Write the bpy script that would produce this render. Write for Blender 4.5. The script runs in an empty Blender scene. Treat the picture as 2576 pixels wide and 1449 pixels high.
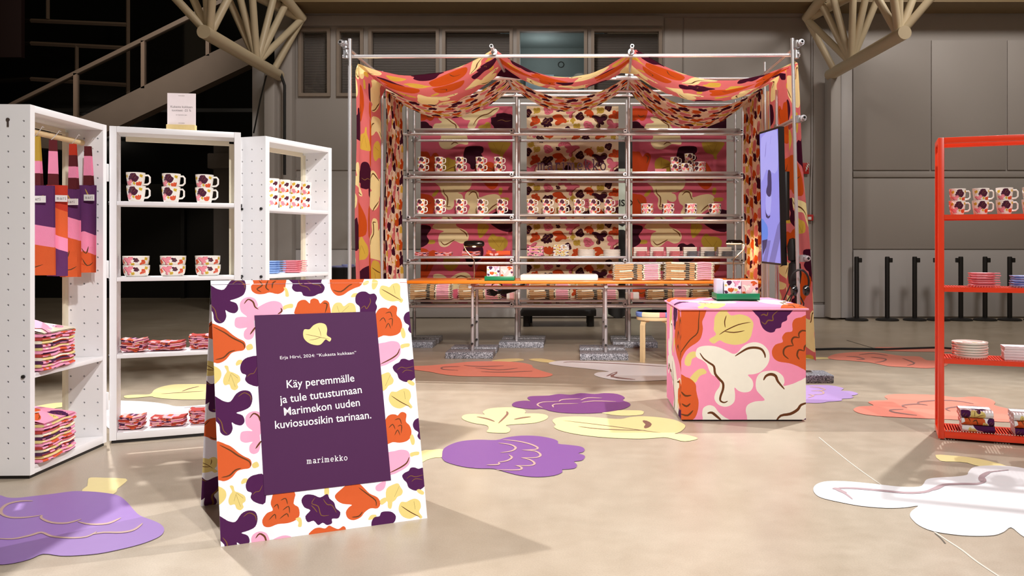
import bpy, bmesh, math, random
from mathutils import Vector, Matrix
from mathutils.geometry import delaunay_2d_cdt
random.seed(7)
scene = bpy.context.scene
COL = scene.collection

# ---------------------------------------------------------------- camera
F, PX, PY, HC = 2050.0, 1440.0, 620.0, 1.13      # focal length and principal point in pixels of a 2576 x 1449 frame; eye height in metres
cd = bpy.data.cameras.new('camera'); cam = bpy.data.objects.new('camera', cd); COL.objects.link(cam)
cd.sensor_width = 36.0; cd.lens = F / 2576 * 36.0
cd.shift_x = -(PX - 1288) / 2576; cd.shift_y = -(724.5 - PY) / 2576
cd.clip_start = 0.05; cd.clip_end = 200
cam.location = (0, 0, HC); cam.rotation_euler = (math.pi / 2, 0, 0)
scene.camera = cam

# ---------------------------------------------------------------- light
scene.view_settings.view_transform = 'Standard'; scene.view_settings.look = 'None'
scene.view_settings.exposure = 0.0; scene.view_settings.gamma = 1.0; scene.view_settings.use_curve_mapping = False
world = bpy.data.worlds.new('hall_air'); scene.world = world; world.use_nodes = True
world.node_tree.nodes['Background'].inputs[0].default_value = (1.0, 0.77, 0.50, 1)
world.node_tree.nodes['Background'].inputs[1].default_value = 0.10

def spot(name, loc, aim, watts, angle, blend, size, color):
    l = bpy.data.lights.new(name, 'SPOT'); l.energy = watts; l.spot_size = math.radians(angle); l.spot_blend = blend
    l.shadow_soft_size = size; l.color = color
    o = bpy.data.objects.new(name, l); COL.objects.link(o); o.location = loc
    o.rotation_euler = (Vector(aim) - Vector(loc)).to_track_quat('-Z', 'Y').to_euler()
    return o
COOL = (1.0, 0.965, 0.95); WARM = (1.0, 0.88, 0.74)
spot('hall_spot_light', (-4.2, 7.2, 5.9), (-0.6, 3.0, 0.0), 1950, 84, 0.5, 0.06, COOL)
spot('hall_spot_light', (4.0, 7.5, 6.0), (1.2, 3.4, 0.0), 1800, 86, 0.5, 0.06, COOL)
spot('hall_spot_light', (1.2, -1.0, 5.8), (-1.7, 4.2, 0.8), 1450, 58, 0.6, 0.12, COOL)
spot('hall_spot_light', (2.9, -1.2, 5.8), (1.4, 4.6, 0.6), 1250, 62, 0.6, 0.12, COOL)
spot('hall_spot_light', (0.2, 3.6, 5.6), (0.0, 8.8, 1.2), 480, 58, 0.6, 0.25, WARM)
spot('rack_fill_light', (0.3, 0.5, 3.9), (0.0, 9.3, 1.35), 1700, 27, 0.6, 0.12, (1.0, 0.92, 0.82))  # unseen fill added low, reaches the rack goods under the canopy
spot('wall_wash_light', (5.6, 8.2, 6.8), (5.6, 12.9, 1.6), 640, 120, 0.9, 0.5, (1.0, 0.92, 0.84))
spot('wall_wash_light', (-1.5, 8.2, 6.8), (-1.5, 12.9, 1.6), 580, 120, 0.9, 0.5, (1.0, 0.92, 0.84))
spot('hall_spot_light', (-7.5, 10.5, 7.0), (-9.5, 20, 4.5), 700, 70, 0.9, 0.5, WARM)  # weak fill added so stair and facade show in the dark hall

# ---------------------------------------------------------------- helpers
def srgb(c):
    f = lambda v: v / 12.92 if v <= 0.04045 else ((v + 0.055) / 1.055) ** 2.4
    return (f(c[0] / 255), f(c[1] / 255), f(c[2] / 255), 1.0)
MATS = {}
def mat(name, rgb, rough=0.6, metal=0.0, var=0.06, scale=18.0, bump=0.0, bscale=220.0, trans=0.0, coat=0.0, emit=0.0, spec=0.5):
    if name in MATS: return MATS[name]
    m = bpy.data.materials.new(name); m.use_nodes = True; nt = m.node_tree; N = nt.nodes; L = nt.links
    b = N['Principled BSDF']; c = srgb(rgb)
    tc = N.new('ShaderNodeTexCoord'); no = N.new('ShaderNodeTexNoise'); no.inputs['Scale'].default_value = scale; no.inputs['Detail'].default_value = 4
    L.new(tc.outputs['Object'], no.inputs['Vector'])
    mx = N.new('ShaderNodeMixRGB'); mx.inputs[1].default_value = tuple(v * (1 - var) for v in c[:3]) + (1,)
    mx.inputs[2].default_value = tuple(min(1, v * (1 + var)) for v in c[:3]) + (1,)
    L.new(no.outputs['Fac'], mx.inputs[0]); L.new(mx.outputs[0], b.inputs['Base Color'])
    b.inputs['Roughness'].default_value = rough; b.inputs['Metallic'].default_value = metal
    b.inputs['Specular IOR Level'].default_value = spec
    if coat: b.inputs['Coat Weight'].default_value = coat; b.inputs['Coat Roughness'].default_value = 0.08
    if emit:
        L.new(mx.outputs[0], b.inputs['Emission Color']); b.inputs['Emission Strength'].default_value = emit
    if bump:
        n2 = N.new('ShaderNodeTexNoise'); n2.inputs['Scale'].default_value = bscale; L.new(tc.outputs['Object'], n2.inputs['Vector'])
        bp = N.new('ShaderNodeBump'); bp.inputs['Strength'].default_value = bump; bp.inputs['Distance'].default_value = 0.002
        L.new(n2.outputs['Fac'], bp.inputs['Height']); L.new(bp.outputs[0], b.inputs['Normal'])
    if trans:
        out = N['Material Output']; tr = N.new('ShaderNodeBsdfTranslucent'); ms = N.new('ShaderNodeMixShader')
        L.new(mx.outputs[0], tr.inputs['Color']); ms.inputs[0].default_value = trans
        L.new(b.outputs[0], ms.inputs[1]); L.new(tr.outputs[0], ms.inputs[2]); L.new(ms.outputs[0], out.inputs['Surface'])
    MATS[name] = m; return m

class MB:
    """collects shapes, then links them as one mesh object"""
    def __init__(s): s.v = []; s.f = []; s.m = []; s.M = Matrix.Identity(4); s.k = 0; s.sm = []
    def add(s, vs, fs, smooth=False):
        o = len(s.v); s.v += [tuple(s.M @ Vector(p)) for p in vs]
        for f in fs: s.f.append([i + o for i in f]); s.m.append(s.k); s.sm.append(smooth)
        return s
    def box(s, c, d, rz=0.0, bev=0.0):
        x, y, z = d[0] / 2, d[1] / 2, d[2] / 2
        R = Matrix.Rotation(rz, 3, 'Z'); C = Vector(c)
        if bev <= 0:
            P = [(-x,-y,-z),(x,-y,-z),(x,y,-z),(-x,y,-z),(-x,-y,z),(x,-y,z),(x,y,z),(-x,y,z)]
            fs = [(0,3,2,1),(4,5,6,7),(0,1,5,4),(1,2,6,5),(2,3,7,6),(3,0,4,7)]
            return s.add([R @ Vector(p) + C for p in P], fs)
        b = min(bev, x * .49, y * .49, z * .49); bm = bmesh.new(); bmesh.ops.create_cube(bm, size=1.0)
        for v in bm.verts: v.co = Vector((v.co.x * 2 * x, v.co.y * 2 * y, v.co.z * 2 * z))
        bmesh.ops.bevel(bm, geom=bm.edges[:], offset=b, segments=2, profile=0.5, affect='EDGES')
        bm.verts.index_update(); vs = [R @ v.co + C for v in bm.verts]; fs = [[v.index for v in f.verts] for f in bm.faces]; bm.free()
        return s.add(vs, fs, True)
    def tube(s, pts, r, n=10, caps=True, close=False):
        P = [Vector(p) for p in pts]; rings = []; up = None
        for i, p in enumerate(P):
            a = P[i - 1] if (i > 0 or close) else P[i]; b = P[(i + 1) % len(P)] if (i < len(P) - 1 or close) else P[i]
            t = (b - a).normalized()
            if up is None: up = Vector((0, 0, 1)) if abs(t.z) < 0.9 else Vector((1, 0, 0))
            u = (up - t * up.dot(t)).normalized(); w = t.cross(u); up = u
            rr = r[i] if isinstance(r, (list, tuple)) else r
            rings.append([p + (u * math.cos(2 * math.pi * k / n) + w * math.sin(2 * math.pi * k / n)) * rr for k in range(n)])
        vs = [q for g in rings for q in g]; fs = []
        m = len(P); 
        for i in range(m if close else m - 1):
            j = (i + 1) % m
            for k in range(n): fs.append((i*n+k, i*n+(k+1)%n, j*n+(k+1)%n, j*n+k))
        if caps and not close: fs.append(tuple(range(n))[::-1]); fs.append(tuple((m-1)*n+k for k in range(n)))
        return s.add(vs, fs, True)
    def lathe(s, prof, n=24, c=(0,0,0), sx=1.0, sy=1.0, caps=True):
        vs = []; fs = []; m = len(prof)
        for r, z in prof:
            for k in range(n):
                a = 2 * math.pi * k / n; vs.append((c[0] + r * sx * math.cos(a), c[1] + r * sy * math.sin(a), c[2] + z))
        for i in range(m - 1):
            for k in range(n): fs.append((i*n+k, i*n+(k+1)%n, (i+1)*n+(k+1)%n, (i+1)*n+k))
        if caps and prof[0][0] > 1e-6: fs.append(tuple(range(n))[::-1])
        if caps and prof[-1][0] > 1e-6: fs.append(tuple((m-1)*n+k for k in range(n)))
        return s.add(vs, fs, True)
    def prism(s, poly, z0, z1):
        n = len(poly); vs = [(p[0], p[1], z0) for p in poly] + [(p[0], p[1], z1) for p in poly]
        fs = [tuple(range(n))[::-1], tuple(range(n, 2*n))] + [(i, (i+1)%n, n+(i+1)%n, n+i) for i in range(n)]
        return s.add(vs, fs)
    def build(s, name, mats, parent=None, origin=(0,0,0), loc=None):
        me = bpy.data.meshes.new(name); O = Vector(origin)
        me.from_pydata([tuple(Vector(p) - O) for p in s.v], [], s.f); 
        for m in (mats if isinstance(mats, (list, tuple)) else [mats]): me.materials.append(m)
        me.polygons.foreach_set('material_index', s.m); me.polygons.foreach_set('use_smooth', s.sm)
        me.validate(); me.update()
        if any(s.sm):
            try: me.set_sharp_from_angle(angle=math.radians(38))
            except Exception: pass
        o = bpy.data.objects.new(name, me); COL.objects.link(o)
        if parent is not None: o.parent = parent
        if loc is not None: o.location = loc
        elif parent is None: o.location = O
        return o
def tag(o, label=None, cat=None, group=None, kind=None):
    if label: o['label'] = label
    if cat: o['category'] = cat
    if group: o['group'] = group
    if kind: o['kind'] = kind
    return o
def thing(name, label, cat, loc=(0,0,0), rz=0.0, group=None):
    o = bpy.data.objects.new(name, None); COL.objects.link(o); o.location = loc; o.rotation_euler = (0, 0, rz)
    return tag(o, label, cat, group)
def dup(o, loc, rz=None, label=None, group=None, name=None):
    c = o.copy(); COL.objects.link(c); c.location = loc
    if rz is not None: c.rotation_euler = (0, 0, rz)
    if label: c['label'] = label
    if group: c['group'] = group
    for ch in o.children:
        d = ch.copy(); COL.objects.link(d); d.parent = c
        for g in ch.children:
            e = g.copy(); COL.objects.link(e); e.parent = d
    return c
def ray(px, py): return Vector(((px - PX) / F, 1.0, (PY - py) / F))
EYE = Vector((0, 0, HC))
def at(px, py, Y): return EYE + ray(px, py) * Y
def fl(px, py): 
    Y = F * HC / (py - PY); return ((px - PX) / F * Y, Y)
def zm(ox, oy, sc, pts): return [(ox + x / sc, oy + y / sc) for x, y in pts]

# ---- curves, strokes, prints
def smooth(pts, n=3, closed=True):
    m = len(pts); out = []
    rng = range(m) if closed else range(m - 1)
    for i in rng:
        if closed: p0, p1, p2, p3 = pts[i-1], pts[i], pts[(i+1)%m], pts[(i+2)%m]
        else: p0, p1, p2, p3 = pts[max(i-1,0)], pts[i], pts[i+1], pts[min(i+2,m-1)]
        for k in range(n):
            t = k / n; t2 = t*t; t3 = t2*t
            out.append(tuple(0.5*((2*p1[j]) + (-p0[j]+p2[j])*t + (2*p0[j]-5*p1[j]+4*p2[j]-p3[j])*t2 + (-p0[j]+3*p1[j]-3*p2[j]+p3[j])*t3) for j in (0, 1)))
    if not closed: out.append(tuple(pts[-1][:2]))
    return out
def stroke(pts, w, n=3, taper=True, flat=1.0):
    c = smooth(pts, n, False) if len(pts) > 2 else pts; m = len(c); L = []; R = []
    for i, p in enumerate(c):
        a = c[max(i-1,0)]; b = c[min(i+1,m-1)]; dx, dy = b[0]-a[0], (b[1]-a[1]) / flat; l = math.hypot(dx, dy) or 1
        t = i / (m - 1); ww = w * (0.25 + 0.75 * math.sin(math.pi * min(1, max(0, t))) ** 0.6 if taper else 1.0) / 2
        nx, ny = -dy / l * ww, dx / l * ww * flat; L.append((p[0]+nx, p[1]+ny)); R.append((p[0]-nx, p[1]-ny))
    return L + R[::-1]
def area(p): return 0.5 * sum(p[i-1][0]*p[i][1] - p[i][0]*p[i-1][1] for i in range(len(p)))
def cdt(outer, layers, extra=(), holes=False, eps=1e-5):
    """outer polygon cut along the layer outlines. layers: (material slot, polygon), later on top. returns verts2d, faces, slots"""
    V = []; Fc = []
    for poly in [outer] + [l[1] for l in layers]:
        p = poly if area(poly) > 0 else poly[::-1]
        Fc.append(list(range(len(V), len(V) + len(p)))); V += [Vector((q[0], q[1])) for q in p]
    V += [Vector((q[0], q[1])) for q in extra]
    r = delaunay_2d_cdt(V, [], Fc, 1, eps, True)
    vs, fs, of = r[0], r[2], r[5]
    used = {}; nf = []; nm = []
    for f, ids in zip(fs, of):
        if 0 not in ids: continue
        t = max(ids); k = layers[t-1][0] if t > 0 else 0
        if holes and k is None: continue
        nf.append([used.setdefault(i, len(used)) for i in f]); nm.append(k if k is not None else 0)
    co = [None] * len(used)
    for i, j in used.items(): co[j] = (vs[i].x, vs[i].y)
    return co, nf, nm
def put(mb, co, nf, nm, fn, sm=False, flip=False):
    o = len(mb.v); mb.v += [tuple(fn(*p)) for p in co]
    for f, k in zip(nf, nm):
        g = [i + o for i in f]; mb.f.append(g[::-1] if flip else g); mb.m.append(k); mb.sm.append(sm)
def plate(mb, poly, holes, fn, t, k=0):
    """flat plate with real holes; fn(x, y, d) maps to space, d is the depth 0..t"""
    lay = [(None, h) for h in holes]
    co, nf, nm = cdt(poly, lay, holes=True); nm = [k] * len(nf)
    put(mb, co, nf, nm, lambda x, y: fn(x, y, 0.0)); put(mb, co, nf, nm, lambda x, y: fn(x, y, t), flip=True)
    for p in [poly] + list(holes):
        n = len(p); o = len(mb.v); mb.v += [tuple(fn(q[0], q[1], 0.0)) for q in p] + [tuple(fn(q[0], q[1], t)) for q in p]
        for i in range(n): mb.f.append([o+i, o+(i+1)%n, o+n+(i+1)%n, o+n+i]); mb.m.append(k); mb.sm.append(False)
def ngon(cx, cy, r, n=8): return [(cx + r*math.cos(2*math.pi*(i+.5)/n), cy + r*math.sin(2*math.pi*(i+.5)/n)) for i in range(n)]

# ---- palettes: slot order is shared by every print
SLOT = dict(base=0, purple=1, orange=2, pink=3, white=4, yellow=5, brown=6, gold=7)
def palette(kind, base, rough=0.85, trans=0.0, coat=0.0, bump=0.25):
    C = dict(base=base, purple=(78,32,78), orange=(210,94,48), pink=(243,170,200), white=(240,236,222), yellow=(228,208,130), brown=(104,62,36), gold=(126,88,52))
    if kind == 'ceramic': C.update(purple=(78,30,58), orange=(225,84,44), pink=(246,150,165), yellow=(222,188,60))
    if kind == 'cloth': C.update(purple=(66,18,40), orange=(202,82,28), yellow=(218,178,72), white=(248,228,164), pink=(222,124,128))
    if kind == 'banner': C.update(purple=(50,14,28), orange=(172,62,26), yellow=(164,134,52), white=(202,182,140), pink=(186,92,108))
    return [mat(f'{kind}_{k}_{base[0]}_{base[1]}', C[k], rough, var=0.04, trans=trans, coat=coat, bump=bump, bscale=900, spec=(.5 if kind in ('ceramic',) else .12)) for k in SLOT]

# ---- motif library (traced drawings, y down), normalised to width 1 around their centre, y up
RAW = {
 'butterfly': ([(625,760),(640,710),(700,690),(790,695),(870,725),(930,755),(970,745),(1010,700),(1060,670),(1120,660),(1180,680),(1225,730),(1235,790),(1215,850),(1160,905),(1100,925),(1055,930),(1090,970),(1100,1020),(1075,1065),(1020,1075),(975,1060),(945,1035),(950,1090),(945,1150),(910,1185),(860,1195),(810,1175),(780,1130),(790,1075),(820,1030),(825,990),(800,950),(760,930),(735,890),(715,840),(680,810),(640,790)],
   [([(660,750),(690,795),(735,830),(775,860),(785,920),(820,965),(850,1000),(850,1050),(830,1110),(830,1145),(860,1160),(890,1148)],26),([(950,775),(1010,735),(1060,710),(1120,705),(1170,720),(1195,760),(1198,790)],20)], None),
 'berry': ([(560,1165),(580,1137),(620,1137),(655,1150),(690,1132),(702,1155),(725,1175),(735,1205),(757,1225),(747,1255),(715,1258),(715,1280),(690,1290),(668,1278),(645,1290),(622,1268),(592,1275),(580,1245),(605,1215),(575,1200)],
   [([(630,1150),(615,1185),(650,1200),(665,1235),(700,1225)],7),([(670,1160),(690,1185),(715,1190),(735,1225)],7)], None),
 'posy': ([(1100,392),(1110,430),(1150,465),(1165,510),(1190,555),(1235,580),(1275,575),(1290,550),(1330,540),(1340,500),(1380,480),(1385,445),(1415,420),(1410,360),(1370,320),(1330,290),(1280,300),(1220,280),(1170,300),(1130,340)],
   [([(1165,440),(1190,430),(1215,405),(1250,390)],11),([(1175,490),(1200,505),(1250,480),(1265,440),(1310,400)],11)], None),
 'scallop': ([(385,1230),(415,1215),(405,1185),(410,1155),(440,1140),(470,1150),(500,1135),(525,1150),(520,1180),(545,1200),(550,1240),(530,1265),(490,1280),(440,1285),(400,1300),(370,1295),(362,1265)],
   [([(415,1200),(435,1190),(450,1215)],8),([(450,1165),(475,1160),(480,1190)],8),([(465,1215),(490,1205),(500,1235)],8),([(400,1250),(425,1240),(435,1265)],8),([(455,1255),(480,1245),(490,1262)],8)], [(530,1258),(553,1250),(562,1270),(560,1297),(543,1297),(545,1275)]),
 'bird': ([(730,1140),(760,1112),(800,1095),(850,1090),(880,1105),(905,1130),(945,1150),(960,1180),(945,1205),(910,1205),(880,1225),(860,1250),(825,1265),(795,1255),(785,1225),(800,1200),(815,1187),(770,1182),(740,1165)],
   [([(850,1100),(890,1130),(935,1165),(938,1195)],8),([(870,1222),(850,1245),(815,1250)],7)], [(955,1170),(985,1155),(990,1172),(960,1190)]),
 'tulip': ([(535,215),(533,180),(550,155),(580,150),(602,168),(608,150),(625,142),(645,150),(655,168),(675,152),(695,158),(703,180),(695,215),(675,250),(640,268),(590,262),(555,245)],
   [([(672,165),(690,175),(680,215),(650,240)],8)], [(615,262),(635,262),(640,300),(622,302)]),
 'leaf': ([(778,520),(785,450),(830,402),(880,405),(920,440),(990,430),(1060,450),(1102,500),(1092,570),(1075,625),(1030,665),(950,682),(870,667),(822,645),(775,672),(735,640),(792,600),(775,560)],
   [([(820,598),(880,560),(980,515),(1080,495)],9),([(880,440),(865,490),(870,540)],11),([(860,570),(940,580),(1030,565)],11)], None),
 'sprig': ([(170,485),(188,485),(195,510),(215,518),(245,535),(250,560),(235,575),(240,592),(225,607),(205,600),(195,578),(172,582),(163,560),(172,530),(182,512)],
   [([(200,522),(190,565)],4),([(205,520),(240,548)],4),([(200,530),(225,592)],4)], None),
 'round': ([(955,330),(975,303),(1010,300),(1040,310),(1075,325),(1085,350),(1115,375),(1105,410),(1075,425),(1040,445),(990,442),(965,420),(968,395),(950,365)],
   [([(975,345),(1000,335),(1020,355)],7),([(1000,380),(1040,365),(1065,390)],7),([(985,415),(1020,395),(1050,420)],7)], None),
 'pear': ([(112,280),(150,285),(180,300),(210,325),(240,345),(270,360),(278,385),(265,405),(235,410),(205,420),(180,450),(150,468),(122,468),(95,420),(92,340)],
   [([(115,290),(170,315),(210,340),(262,370),(270,392)],8),([(125,450),(165,440),(195,415),(225,405)],8)], [(276,386),(302,372),(314,394),(286,404)]),
}
MOTIF = {}
for k, (o, st, stem) in RAW.items():
    xs = [p[0] for p in o]; ys = [p[1] for p in o]; cx = (min(xs)+max(xs))/2; cy = (min(ys)+max(ys))/2; w = max(xs)-min(xs)
    nf = lambda P: [((x-cx)/w, (cy-y)/w) for x, y in P]
    MOTIF[k] = (nf(o), [(nf(s), ww/w) for s, ww in st], nf(stem) if stem else None)
LINE = dict(purple='gold', orange='brown', pink='brown', white='brown', yellow='brown')
def motif(kind, color, cx, cy, w, rot=0.0, flip=False, detail=2, sy=1.0, strokes=True, line=None):
    o, st, stem = MOTIF[kind]; c, s = math.cos(rot), math.sin(rot)
    def T(P): 
        r = []
        for x, y in P:
            x = (-x if flip else x) * w; y = y * w * sy; r.append((cx + c*x - s*y, cy + s*x + c*y))
        return r
    L = []
    if stem: L.append((SLOT['yellow'], smooth(T(stem), 2)))
    L.append((SLOT[color], smooth(T(o), detail)))
    if strokes:
        for q, ww in st: L.append((SLOT[line or LINE[color]], stroke(T(q), ww * w * 1.1, 2)))
    return L
# ================================================================ setting
WY = 12.87
def wz(py): return HC + (PY - py) / F * WY
def wx(px): return (px - PX) / F * WY
m_wall = mat('painted_wall', (172,166,162), 0.55, var=0.05, scale=1.2, bump=0.08, bscale=30)
m_wall_low = mat('painted_wall_dado', (194,191,192), 0.5, var=0.06, scale=1.5, bump=0.08, bscale=30)
m_seam = mat('panel_seam', (92,80,68), 0.8)
m_cream = mat('truss_paint', (205,190,160), 0.45, var=0.05, scale=5)
m_dark = mat('dark_cladding', (20,20,21), 0.6)
m_darkglass = mat('night_glass', (10,13,13), 0.12, spec=0.6)
m_mull = mat('bronze_mullion', (140,120,106), 0.5)
m_blind = mat('blind_slats', (96,93,92), 0.6)
m_frame = mat('window_frame_paint', (150,136,124), 0.5)

# floor: polished concrete
def floor_mat():
    m = bpy.data.materials.new('polished_concrete'); m.use_nodes = True; nt = m.node_tree; N = nt.nodes; L = nt.links; b = N['Principled BSDF']
    tc = N.new('ShaderNodeTexCoord')
    def noise(s, d=6, r=0.6):
        n = N.new('ShaderNodeTexNoise'); n.inputs['Scale'].default_value = s; n.inputs['Detail'].default_value = d; n.inputs['Roughness'].default_value = r
        L.new(tc.outputs['Object'], n.inputs['Vector']); return n
    a, c, e = noise(0.9), noise(7.0), noise(160.0, 3)
    r1 = N.new('ShaderNodeValToRGB'); L.new(a.outputs['Fac'], r1.inputs[0])
    r1.color_ramp.elements[0].position = 0.3; r1.color_ramp.elements[0].color = srgb((176,161,141)); r1.color_ramp.elements[1].position = 0.72; r1.color_ramp.elements[1].color = srgb((198,186,168))
    r2 = N.new('ShaderNodeValToRGB'); L.new(c.outputs['Fac'], r2.inputs[0])
    r2.color_ramp.elements[0].position = 0.25; r2.color_ramp.elements[0].color = (0.86,0.85,0.83,1); r2.color_ramp.elements[1].position = 0.75; r2.color_ramp.elements[1].color = (1,1,1,1)
    r3 = N.new('ShaderNodeValToRGB'); L.new(e.outputs['Fac'], r3.inputs[0])
    r3.color_ramp.elements[0].position = 0.3; r3.color_ramp.elements[0].color = (0.86,0.85,0.84,1); r3.color_ramp.elements[1].position = 0.6; r3.color_ramp.elements[1].color = (1,1,1,1)
    m1 = N.new('ShaderNodeMixRGB'); m1.blend_type = 'MULTIPLY'; m1.inputs[0].default_value = 1; L.new(r1.outputs[0], m1.inputs[1]); L.new(r2.outputs[0], m1.inputs[2])
    m2 = N.new('ShaderNodeMixRGB'); m2.blend_type = 'MULTIPLY'; m2.inputs[0].default_value = 1; L.new(m1.outputs[0], m2.inputs[1]); L.new(r3.outputs[0], m2.inputs[2])
    L.new(m2.outputs[0], b.inputs['Base Color'])
    mr = N.new('ShaderNodeMapRange'); L.new(c.outputs['Fac'], mr.inputs[0]); mr.inputs[3].default_value = 0.22; mr.inputs[4].default_value = 0.42
    L.new(mr.outputs[0], b.inputs['Roughness'])
    bp = N.new('ShaderNodeBump'); bp.inputs['Strength'].default_value = 0.12; bp.inputs['Distance'].default_value = 0.003; L.new(c.outputs['Fac'], bp.inputs['Height']); L.new(bp.outputs[0], b.inputs['Normal'])
    return m
mb = MB(); mb.add([(-16,-4,0),(11,-4,0),(11,27,0),(-16,27,0),(-16,-4,-.1),(11,-4,-.1),(11,27,-.1),(-16,27,-.1)], [(0,1,2,3),(7,6,5,4),(4,5,1,0),(5,6,2,1),(6,7,3,2),(7,4,0,3)])
floor = tag(mb.build('floor', floor_mat()), kind='structure')
def floor_line(name, pts, w, m):
    P = [fl(*p) for p in pts]; q = stroke(P, w, 3, False); b = MB(); co, nf, nm = cdt(q, []); put(b, co, nf, nm, lambda x, y: (x, y, 0.0012)); return b.build(name, m, floor)
m_joint = mat('joint_filler', (214,206,194), 0.7); m_jd = mat('joint_dark', (96,88,78), 0.8)  # pale filler for joints, dark tone for crack and cover seam
floor_line('expansion_joint', [(2060,1100),(2090,1125),(2140,1165),(2185,1198),(2220,1222)], 0.006, m_joint)
floor_line('expansion_joint', [(2350,1338),(2380,1358),(2420,1384),(2460,1415),(2540,1468)], 0.008, m_joint)
floor_line('floor_crack', [(2352,1342),(2368,1356),(2378,1368)], 0.006, m_jd)
floor_line('trench_cover_seam', [(2130,856),(2170,868),(2215,881)], 0.02, m_jd)

# back wall with a window opening
WL = wx(735)
opens = [(752,832),(848,915),(928,1105),(1113,1290),(1300,1477),(1487,1665)]
mb = MB(); outer = [(WL,0),(11,0),(11,7.2),(WL,7.2)]
zb, zt = wz(243), wz(72)
plate(mb, outer, [[(wx(a),zb),(wx(b),zb),(wx(b),zt),(wx(a),zt)] for a, b in opens], lambda x, z, d: (x, WY + d, z), 0.18)
wall = tag(mb.build('wall_back', m_wall), kind='structure')
def wpanel(name, x0, x1, y0, y1, d=0.025, m=m_wall):
    b = MB(); a, c = wx(x0), wx(x1); z0, z1 = wz(y1), wz(y0)
    b.box(((a+c)/2, WY-d/2, (z0+z1)/2), (c-a, d, z1-z0), bev=0.006); return b.build(name, m, wall)
for x0, x1 in [(2145,2338),(2342,2529),(2533,2722),(2726,2900)]: wpanel('wall_panel', x0, x1, 102, 428)
for x0, x1 in [(2145,2900)]: wpanel('wall_panel', x0, x1, 431, 446, 0.03); wpanel('wall_panel', x0, x1, 449, 626, 0.02); wpanel('wall_panel', x0, x1, 629, 796, 0.035, m_wall_low)
wpanel('wall_panel', 1672, 1716, 45, 626, 0.02); wpanel('wall_panel', 1720, 2040, 45, 626, 0.02); wpanel('wall_panel', 2044, 2084, 45, 760, 0.035)
wpanel('wall_panel', 737, 1668, 40, 66, 0.03); wpanel('wall_panel', 737, 1668, 250, 428, 0.02); wpanel('wall_panel', 737, 1668, 447, 626, 0.02)
wpanel('wall_panel', 737, 2040, 629, 762, 0.03, m_wall_low)
mb = MB(); mb.box(((wx(735)+wx(2140))/2, WY-0.03, wz(782)), (wx(2140)-wx(735), 0.06, 0.2), bev=0.01); tag(mb.build('baseboard_back', m_wall_low), kind='structure')
# deep beam under the roof
mb = MB(); mb.box(((WL+11)/2, WY-0.35, (wz(36)+7)/2), (11-WL, 0.6, 7-wz(36))); mb.box(((WL+11)/2, WY-0.7, wz(-6)+0.6), (11-WL, 0.2, 1.2)); tag(mb.build('trim_1', mat('beam_paint', (128,108,76), 0.6, scale=2)), kind='structure')

def blind_mat():
    m = bpy.data.materials.new('venetian_blind'); m.use_nodes = True; nt = m.node_tree; N = nt.nodes; L = nt.links; b = N['Principled BSDF']
    tc = N.new('ShaderNodeTexCoord'); w = N.new('ShaderNodeTexWave'); w.wave_type = 'BANDS'; w.bands_direction = 'Z'; w.inputs['Scale'].default_value = 12; L.new(tc.outputs['Object'], w.inputs['Vector'])
    r = N.new('ShaderNodeValToRGB'); r.color_ramp.elements[0].color = srgb((128,124,124)); r.color_ramp.elements[1].color = srgb((178,174,174)); L.new(w.outputs['Fac'], r.inputs[0]); L.new(r.outputs[0], b.inputs['Base Color'])
    bp = N.new('ShaderNodeBump'); bp.inputs['Strength'].default_value = 0.6; bp.inputs['Distance'].default_value = 0.02; L.new(w.outputs['Fac'], bp.inputs['Height']); L.new(bp.outputs[0], b.inputs['Normal']); b.inputs['Roughness'].default_value = 0.5
    return m
m_vb = blind_mat()
def glass_mat():
    m = bpy.data.materials.new('window_glass'); m.use_nodes = True; nt = m.node_tree; N = nt.nodes; L = nt.links; out = N['Material Output']; N.remove(N['Principled BSDF'])
    g = N.new('ShaderNodeBsdfGlossy'); g.inputs['Roughness'].default_value = 0.03; t = N.new('ShaderNodeBsdfTransparent'); t.inputs[0].default_value = (0.86,0.85,0.84,1)
    f = N.new('ShaderNodeFresnel'); f.inputs[0].default_value = 1.5; ms = N.new('ShaderNodeMixShader'); L.new(f.outputs[0], ms.inputs[0]); L.new(t.outputs[0], ms.inputs[1]); L.new(g.outputs[0], ms.inputs[2]); L.new(ms.outputs[0], out.inputs['Surface'])
    return m
m_glass = glass_mat()
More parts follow.
